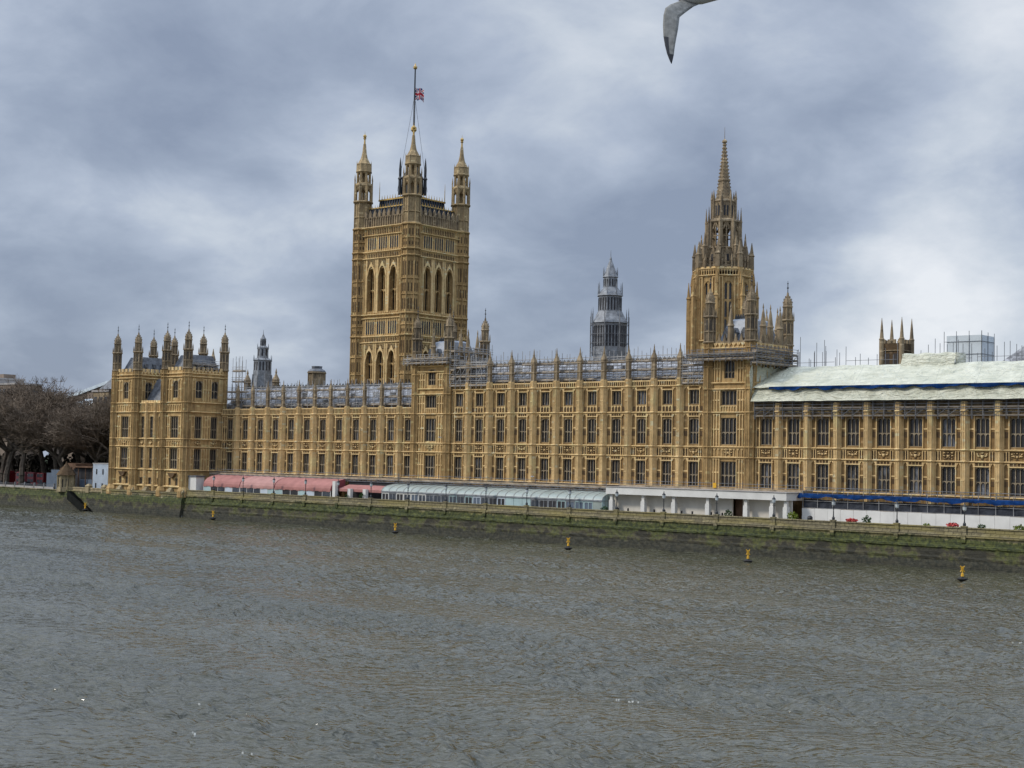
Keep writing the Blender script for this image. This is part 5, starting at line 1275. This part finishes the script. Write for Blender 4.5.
t = thing('hoarding', 'blue-grey site hoarding left of the small stone kiosk', 'hoarding', (-73.2, -7, 4.36))
for i in range(3): b = MB(); b.box(i*2.2, i*2.2+2.16, -.06, .06, 0, 5.5 if i > 0 else 4.6); b.build('panel', 'slate', t)
t = thing('site_cabin', 'brown timber site shed with open dark front behind the stone kiosk', 'shed', (-70.2, -4.5, 4.36))
b = MB(); b.box(0, 7.2, 0, 6, 0, 5.6); b.build('wall', 'brownwood', t); b = MB(); b.loft([[(-.3, -.5, 5.6), (7.6, -.5, 5.6), (7.6, 6.5, 5.6), (-.3, 6.5, 5.6)], [(4, -.5, 7.4), (7.6, -.5, 7.2), (7.6, 6.5, 7.2), (4, 6.5, 7.4)]]); b.build('roof', 'brownwood', t)
t = thing('site_cabin', 'long low open shed with dark shade between kiosk and white container', 'shed', (-62.6, -6, 4.36))
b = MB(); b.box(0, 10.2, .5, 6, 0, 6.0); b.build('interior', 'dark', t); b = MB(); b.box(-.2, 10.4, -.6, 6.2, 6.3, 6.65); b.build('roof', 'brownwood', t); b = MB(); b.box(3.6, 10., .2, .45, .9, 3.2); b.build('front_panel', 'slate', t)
for x in (0.1, 3.4, 6.8, 10.1): b = MB(); b.box(x-.1, x+.1, -.3, -.1, 0, 6.3); b.build('post', 'brownwood', t)
t = thing('site_container', 'white two-storey site container beside the end pavilion', 'container', (-51.2, -7, 4.36))
b = MB(); b.box(0, 6.8, 0, 4, .1, 7.4); 
for i in range(22): b.box(i*.3+.05, i*.3+.2, -.05, 0, .3, 7.4)
b.build('shell', 'offwhite', t); b = MB(); b.box(-.1, 6.9, -.12, 4.1, 7.42, 7.65); b.build('roof', 'concrete', t)
for x, z in ((1.5, 4.7), (4.4, 4.7), (1.3, 1.0), (4.2, 1.0)): b = MB(); b.box(x, x+.55, -.1, -.03, z, z+1.4); b.build('window', 'dark', t)
t = thing('balustrade', 'pale stone balustrade in front of the white container', 'balustrade', (-55.0, -10.0, 4.3))
b = MB(); b.box(0, 14.6, -.4, .2, 0, 1.0); b.box(0, 14.6, -.5, .3, 1.0, 1.3); b.build('wall', 'gravel_stone', t)
for x in (7, 14.2): b = MB(); b.box(x-.8, x+.8, -.8, .4, 0, 1.7); b.loft([[(x-.9, -.9, 1.7), (x+.9, -.9, 1.7), (x+.9, .5, 1.7), (x-.9, .5, 1.7)], [(x-.3, -.3, 2.3), (x+.3, -.3, 2.3), (x+.3, .1, 2.3), (x-.3, .1, 2.3)]]); b.build('pier', 'gravel_stone', t)
t = thing('railing', 'grey parapet railing along the park edge below the bare trees', 'railing', (-200, -10.2, 4.75))
b = MB(); b.box(0, 136, -.2, .2, .0, .55); b.build('parapet', 'concrete', t)
b = MB()
for z in (.8, 1.1): b.tube((0, 0, z), (136, 0, z), .05)
b.build('rail', 'darksteel', t)
b = MB(); b.box(-.2, .2, -.2, .2, 0, 1.5); pm_ = b.mesh('post', 'darksteel')
for i in range(29): link('post', pm_, t, (i*4.85, 0, 0))
def bus(label, x, y, L, h, mat):
    t = thing('parked_bus', label, 'bus', (x, y, 4.37))
    b = MB(); b.loft([[(0, 0, .35), (L, 0, .35), (L, 2.4, .35), (0, 2.4, .35)], [(0, 0, h*.9), (L, 0, h*.9), (L, 2.4, h*.9), (0, 2.4, h*.9)], [(.25, .25, h), (L-.25, .25, h), (L-.25, 2.15, h), (.25, 2.15, h)]]); b.build('body', mat, t)
    for zz in ((1.3, 2.2), (2.9, 3.8)) if h > 4 else ((1.3, 2.3),):
        for i in range(int(L/1.6)): b = MB(); b.box(.4+i*1.6, 1.8+i*1.6, -.03, .02, *zz); b.build('window', 'winglass', t)
    for xx in (1.6, L-1.8): b = MB(); b.T = Matrix.Translation((xx, -.02, .5)) @ Matrix.Rotation(R(90), 4, 'X'); b.ngon(0, 0, [(.5, -.3), (.5, .05)], 14); b.build('wheel', 'tyre', t)
def car(label, x, y, mat):
    t = thing('parked_car', label, 'car', (x, y, 4.37))
    b = MB(); b.prism([(0, .35), (4.3, .35), (4.35, .85), (3.4, 1.0), (2.9, 1.5), (1.1, 1.52), (.5, 1.0), (0, .9)], 0, 1.75); b.build('body', mat, t)
    b = MB(); b.prism([(1.2, 1.02), (3.1, 1.0), (2.75, 1.42), (1.25, 1.44)], -.02, .0); b.build('window', 'winglass', t)
    for xx in (.85, 3.4): b = MB(Matrix.Translation((xx, -.02, .35)) @ Matrix.Rotation(R(90), 4, 'X')); b.ngon(0, 0, [(.33, -.2), (.33, .04)], 12); b.build('wheel', 'tyre', t)
bus('red bus at the far left behind the tree trunks', -122, 4, 10.0, 4.4, 'redpaint')
bus('dark red minibus with white-edged windows right of the far left bus', -107.6, 4, 5.2, 4.2, 'red3')
bus('dark minibus with pale windows in the middle of the row', -101.6, 4, 3.6, 4.2, 'red3')
bus('bright red minibus nearest the blue-grey hoarding', -96.6, 4, 3.8, 4.1, 'redpaint')
car('black parked car just left of the blue-grey hoarding', -92.0, 1.5, 'ironblack'); car('dark parked car in front of the red bus', -113.5, 1.0, 'black'); car('dark blue parked car between two tree trunks', -101.0, 1.2, 'ironblue')

# ------------------------------------------------------------------ bare trees
def tree_meshes(seed, H):
    rr = random.Random(seed); tr = MB(); cr = MB()
    def grow(p, d, L, r, lvl):
        n = 3 if lvl < 3 else 2
        for k in range(n):
            q = p+d*(L/n)
            (tr if lvl < 2 else cr).tube(p, q, r*(1-.28*k/n), 6 if lvl < 2 else 3, r*(1-.28*(k+1)/n))
            p = q; d = (d+Vector((rr.gauss(0, .16), rr.gauss(0, .16), rr.gauss(0.05, .12)))).normalized()
            if lvl in (2, 3, 4) and k < n-1:
                e = (d+Vector((rr.gauss(0, .7), rr.gauss(0, .7), rr.gauss(.1, .5)))).normalized(); grow(p, e, L*.62, r*.5, lvl+1)
        if lvl >= 6: return
        m = (5, 4, 4, 3, 3, 3)[lvl]
        for i in range(m):
            spread = (.75, .62, .68, .7, .75, .8)[lvl]
            e = (d+Vector((rr.gauss(0, spread), rr.gauss(0, spread), rr.gauss(.10, spread*.6)))).normalized()
            if e.z < -.3: e.z *= -.4
            grow(p, e, L*rr.uniform(.60, .82), max(.035, r*rr.uniform(.5, .62)), lvl+1)
    grow(Vector((0, 0, 0)), Vector((0, 0, 1)), H*.235, H*.02, 0)
    return tr.mesh('trunk', 'bark'), cr.mesh('crown', 'twig')
TM = [tree_meshes(s, 27.5) for s in (3, 8)]
print('tree polys', [len(a[1].polygons) for a in TM])
TP = [(-104.2, -1, 1.28, 'bare brown tree with its trunk by the far left red bus'), (-94.3, -2, 1.22, 'bare brown tree with its trunk between the red vehicles'), (-88.5, 6, 1.2, 'bare tree standing behind the blue-grey hoarding'), (-80, 3, 1.18, 'bare tree rising over the brown timber shed'),
      (-70, 6, 1.16, 'bare tree rising over the long open shed'), (-62, 5, 1.22, 'dark bare tree behind the white container'), (-115, 4, 1.3, 'tall bare tree at the far left edge'), (-127, 14, 1.3, 'larger bare tree in the back row at the far left'), (-110, 15, 1.32, 'bare tree in the back row behind the red bus'),
      (-95, 17, 1.27, 'bare tree in the back row behind the middle trunk'), (-83, 18, 1.2, 'bare tree in the back row above the timber shed'), (-72, 20, 1.25, 'bare tree in the back row nearest the end pavilion'),
      (-150, 36, 1.2, 'bare tree of the rearmost row at the far left'), (-132, 38, 1.15, 'bare tree of the rearmost row behind the red minibuses'), (-116, 34, 1.1, 'bare tree of the rearmost row behind the blue-grey hoarding'), (-101, 32, 1.0, 'bare tree of the rearmost row behind the long shed'), (-88, 30, 1.05, 'bare tree of the rearmost row behind the white container')]
for i, (x, y, s, lab) in enumerate(TP):
    s *= 1.25 if x < -90 else 1.13
    t = thing('bare_tree', lab, 'tree', (x, y, 4.36), 'bare trees in the riverside park'); a, c = TM[i % 2]
    link('trunk', a, t); link('crown', c, t); t.rotation_euler[2] = R(67*i); t.scale = (s*1.05, s*1.05, s)

b = MB(); rr = random.Random(77)
for _ in range(9000):
    c = Vector((rr.uniform(-80, 64), rr.uniform(-1.8, 1.8), rr.uniform(0, 1)**1.3*9.5)); c.z *= .8+.2*math.sin(c.x*.6)
    a = Vector((rr.gauss(0, 1), rr.gauss(0, .6), rr.gauss(0, 1))).normalized()*.8; e = a.cross(Vector((rr.gauss(0, 1), rr.gauss(0, 1), rr.gauss(0, 1)))).normalized()*.5
    b.quad(c-a, c+e, c+a, c-e)
t = thing('shade_backdrop', 'dark leaf bank added for the shade behind the vehicles and bare trees', 'shade_backdrop', (-130, 22, 4.36)); b.build('leaves', 'shade_backdrop', t)  # added leaf bank, stands in for the darkness under the trees
# ------------------------------------------------------------------ far buildings at the left
def block(label, x0, x1, y0, y1, z1, mat, rows, cols, cat='building', roofm='concrete'):
    t = thing('city_building', label, cat, (x0, y0, 4.3)); h = z1-4.3
    b = MB(); b.box(0, x1-x0, 0, y1-y0, 0, h); b.build('wall', mat, t); b = MB(); b.box(-.3, x1-x0+.3, -.3, y1-y0+.3, h, h+.6); b.build('roof', roofm, t)
    wm = MB(); cw = (x1-x0)/cols; wm.box(-cw*.3, cw*.3, -.06, .05, 0, 1.9); me = wm.mesh('window', 'winglass')
    for r_ in range(rows):
        for c in range(cols): link('window', me, t, (cw*(c+.5), 0, h-3.4-r_*3.3))
    wm = MB(); cw2 = (y1-y0)/max(2, cols//2); wm.box(-.05, .06, -cw2*.3, cw2*.3, 0, 1.9); me = wm.mesh('window', 'winglass')
    for r_ in range(min(rows, 3)):
        for c in range(max(2, cols//2)): link('window', me, t, (x1-x0, cw2*(c+.5), h-3.4-r_*3.3))
    return t
t = block('pale flat-roofed office block above the trees at the far left', -262, -219, 60, 72, 41.0, 'concrete', 4, 10)
b = MB(); b.box(37, 42, 4, 9, 36.7, 38.8); b.build('plant_room', 'brownblock', t); b = MB(); b.tube((30, 5, 36), (30, 5, 46), .1); b.build('mast', 'steel', t)
block('brown brick block right of the pale office above the trees', -218.5, -206.5, 61, 72, 38.8, 'brownblock', 3, 4)
block('long low grey building seen through the treetops', -206, -150, 76, 95, 34.0, 'brownblock', 3, 14)
t = thing('glazed_roof_hall', 'hall with a white sloping roof edge between trees and end pavilion', 'building', (-172, 60, 4.3))
b = MB(); b.prism([(0, 0), (34, 0), (34, 33.5), (26, 33.3), (2, 28.4), (0, 28.2)], 0, 14); b.build('wall', 'brownblock', t)
b = MB(); b.loft([[(x, -.6, z), (x, -.6, z+1.1), (x, 14.5, z+1.1), (x, 14.5, z)] for x, z in ((-.4, 28.3), (2, 28.6), (26, 33.5), (34.4, 33.7))]); b.build('roof', 'skyglass', t)
t = thing('glazed_roof', 'small pale glazed barrel roof glinting through the treetops', 'building', (-134.5, 40, 4.3))
b = MB(); b.box(0, 11.5, 0, 9, 0, 24); b.build('wall', 'brownblock', t)
b = MB(); b.loft([[(x, -.3, 24), (x, .2, 25.6), (x, 1.6, 27.0), (x, 4.5, 27.7), (x, 7.4, 27), (x, 9, 24)] for x in (0, 11.5)]); b.build('roof', 'skyglass', t)
for i in range(6): b = MB(); x = i*2.3; b.tube((x, -.35, 24), (x, .15, 25.65), .1); b.tube((x, .15, 25.65), (x, 1.55, 27.1), .1); b.build('glazing_bar', 'spire', t)
t = block('stone building with dark eaves just left of the end pavilion', -109, -100.5, 30, 40, 33.2, 'weather', 3, 3)
b = MB(); b.loft([[(4, -.5, 29.7), (15.5, -.5, 29.7), (15.5, 8, 29.7), (4, 8, 29.7)], [(9, 3, 35), (12.5, 3, 35), (12.5, 5, 35), (9, 5, 35)]]); b.build('upper_roof', 'roof', t)

# ------------------------------------------------------------------ gulls
def gull_mesh(pose):
    """one skinned body: fuselage loft plus two wings lofted from airfoil ribs; axes: x = right, y = away, z = up"""
    b = MB()
    body = [(-.40, .01, .02), (-.34, .035, .03), (-.26, .06, .055), (-.18, .062, .06), (-.10, .075, .075), (0, .095, .10), (.10, .09, .092), (.20, .065, .062), (.28, .05, .036), (.38, .065, .016), (.44, .06, .008)]
    rings = []
    for x, ry, rz in body:
        rings.append([(x, ry*math.cos(2*math.pi*i/12), rz*math.sin(2*math.pi*i/12)+(.02 if x < -.12 else 0)) for i in range(12)])
    b.cur = 0; b.loft(rings)
    b.cur = 4; b.loft([[(-.39, .012*math.cos(a), .03+.014*math.sin(a)) for a in (0, 1.57, 3.14, 4.71)], [(-.46, .003*math.cos(a), .018+.004*math.sin(a)) for a in (0, 1.57, 3.14, 4.71)]])
    b.cur = 3
    for s in (-1, 1): b.sphere((-.335, s*.033, .045), .009, 6, 4)
    for st in pose:                                        # st: list of (leading edge point, trailing edge point, thickness, material)
        rr = []
        for le, te, th, mt in st:
            le = Vector(le); te = Vector(te); ch = te-le; nrm = Vector((0, 1, 0)) if abs(ch.normalized().y) < .8 else Vector((0, 0, 1)); nrm = (nrm-ch.normalized()*nrm.dot(ch.normalized())).normalized()
            rr.append([tuple(le+ch*u+nrm*(th*v)) for u, v in ((0, 0), (.12, .8), (.4, 1.), (.8, .35), (1, .05), (1, -.05), (.8, -.2), (.4, -.4), (.12, -.5))])
        for k in range(len(rr)-1):
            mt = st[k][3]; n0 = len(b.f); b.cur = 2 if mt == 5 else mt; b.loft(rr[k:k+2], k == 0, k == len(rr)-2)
            if mt == 5:                                     # dark leading half of the hand
                for i in (0, 1, 7, 8): b.mi[n0+i] = 3
    return b.mesh('gull', ('gullwhite', 'gullgrey', 'gullunder', 'gulldark', 'gullbeak'), True)
# near gull: wing drooping towards the viewer, hand bent straight down
def gp(px, py, y): k = .0101*(1+y/15.0); return ((px-693)*k, y, -(py+5)*k*1.04+y*.31)
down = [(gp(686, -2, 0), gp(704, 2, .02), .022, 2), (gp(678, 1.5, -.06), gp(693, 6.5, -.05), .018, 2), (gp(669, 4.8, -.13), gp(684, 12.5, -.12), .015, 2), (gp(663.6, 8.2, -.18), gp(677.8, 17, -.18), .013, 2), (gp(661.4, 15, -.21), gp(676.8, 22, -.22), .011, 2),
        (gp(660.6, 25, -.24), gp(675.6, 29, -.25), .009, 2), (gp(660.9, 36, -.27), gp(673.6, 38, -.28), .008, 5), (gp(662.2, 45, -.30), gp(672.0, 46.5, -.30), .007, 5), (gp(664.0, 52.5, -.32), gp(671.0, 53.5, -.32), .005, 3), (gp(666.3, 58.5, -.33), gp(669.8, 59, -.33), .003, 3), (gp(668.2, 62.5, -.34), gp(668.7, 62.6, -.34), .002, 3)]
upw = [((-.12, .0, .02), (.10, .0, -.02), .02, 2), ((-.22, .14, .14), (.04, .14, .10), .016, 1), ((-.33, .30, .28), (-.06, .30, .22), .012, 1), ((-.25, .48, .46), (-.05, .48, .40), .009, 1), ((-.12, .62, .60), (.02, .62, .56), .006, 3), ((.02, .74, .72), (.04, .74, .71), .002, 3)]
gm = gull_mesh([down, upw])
dist = 15.0
def at(px, py, d): return CAMP+(fw+rt2*((px-512)/CAMF)+up2*((384-py)/CAMF))*d
g = link('gull', gm, None, tuple(at(693, -5, dist)), YAW); g.scale = (1, 1, 1)
tag(g, 'large gull cropped by the top edge with one dark-tipped wing hanging down', 'gull')
flat = [((-.12, .05, .03), (.12, .05, .0), .02, 1), ((-.2, .3, .18), (.05, .3, .15), .014, 1), ((-.12, .52, .14), (.06, .52, .11), .009, 1), ((.02, .72, .06), (.06, .72, .05), .003, 3)]
flat2 = [tuple([(a[0], -a[1], a[2]), (c[0], -c[1], c[2]), th, mt]) for a, c, th, mt in flat]
gm2 = gull_mesh([flat, flat2])
g = link('gull', gm2, None, (81.5, -14, 19.4), R(60)); tag(g, 'tiny white gull flying before the facade windows left of centre', 'gull', 'small gulls by the facade')
g = link('gull', gm2, None, (101.9, -9, 12.0), R(25)); tag(g, 'tiny pale gull gliding low over the green glass pavilion', 'gull', 'small gulls by the facade')

# ------------------------------------------------------------------ scraps of foam on the waves
b = MB(); rr = random.Random(12)
for x, y, r, n in ((231.3, -152.6, .16, 5), (214.3, -173.5, .12, 2), (221.8, -179.6, .16, 4), (228.0, -181.0, .14, 3), (236, -100, .14, 3), (252, -120, .14, 3)):
    for _ in range(n):
        c = Vector((x+rr.gauss(0, r*2.2), y+rr.gauss(0, r*1.2), .10)); k = rr.randint(6, 9); q = [(c.x+math.cos(2*math.pi*i/k+.7)*r*rr.uniform(.15, .7), c.y+math.sin(2*math.pi*i/k+.7)*r*rr.uniform(.05, .25), .02+rr.uniform(0, .05)) for i in range(k)]
        b.loft([[(x_, y_, z_-.1) for x_, y_, z_ in q], q])
q = b.build('foam', 'foam'); tag(q, 'scraps of white foam on the nearest waves', 'foam', kind='stuff')
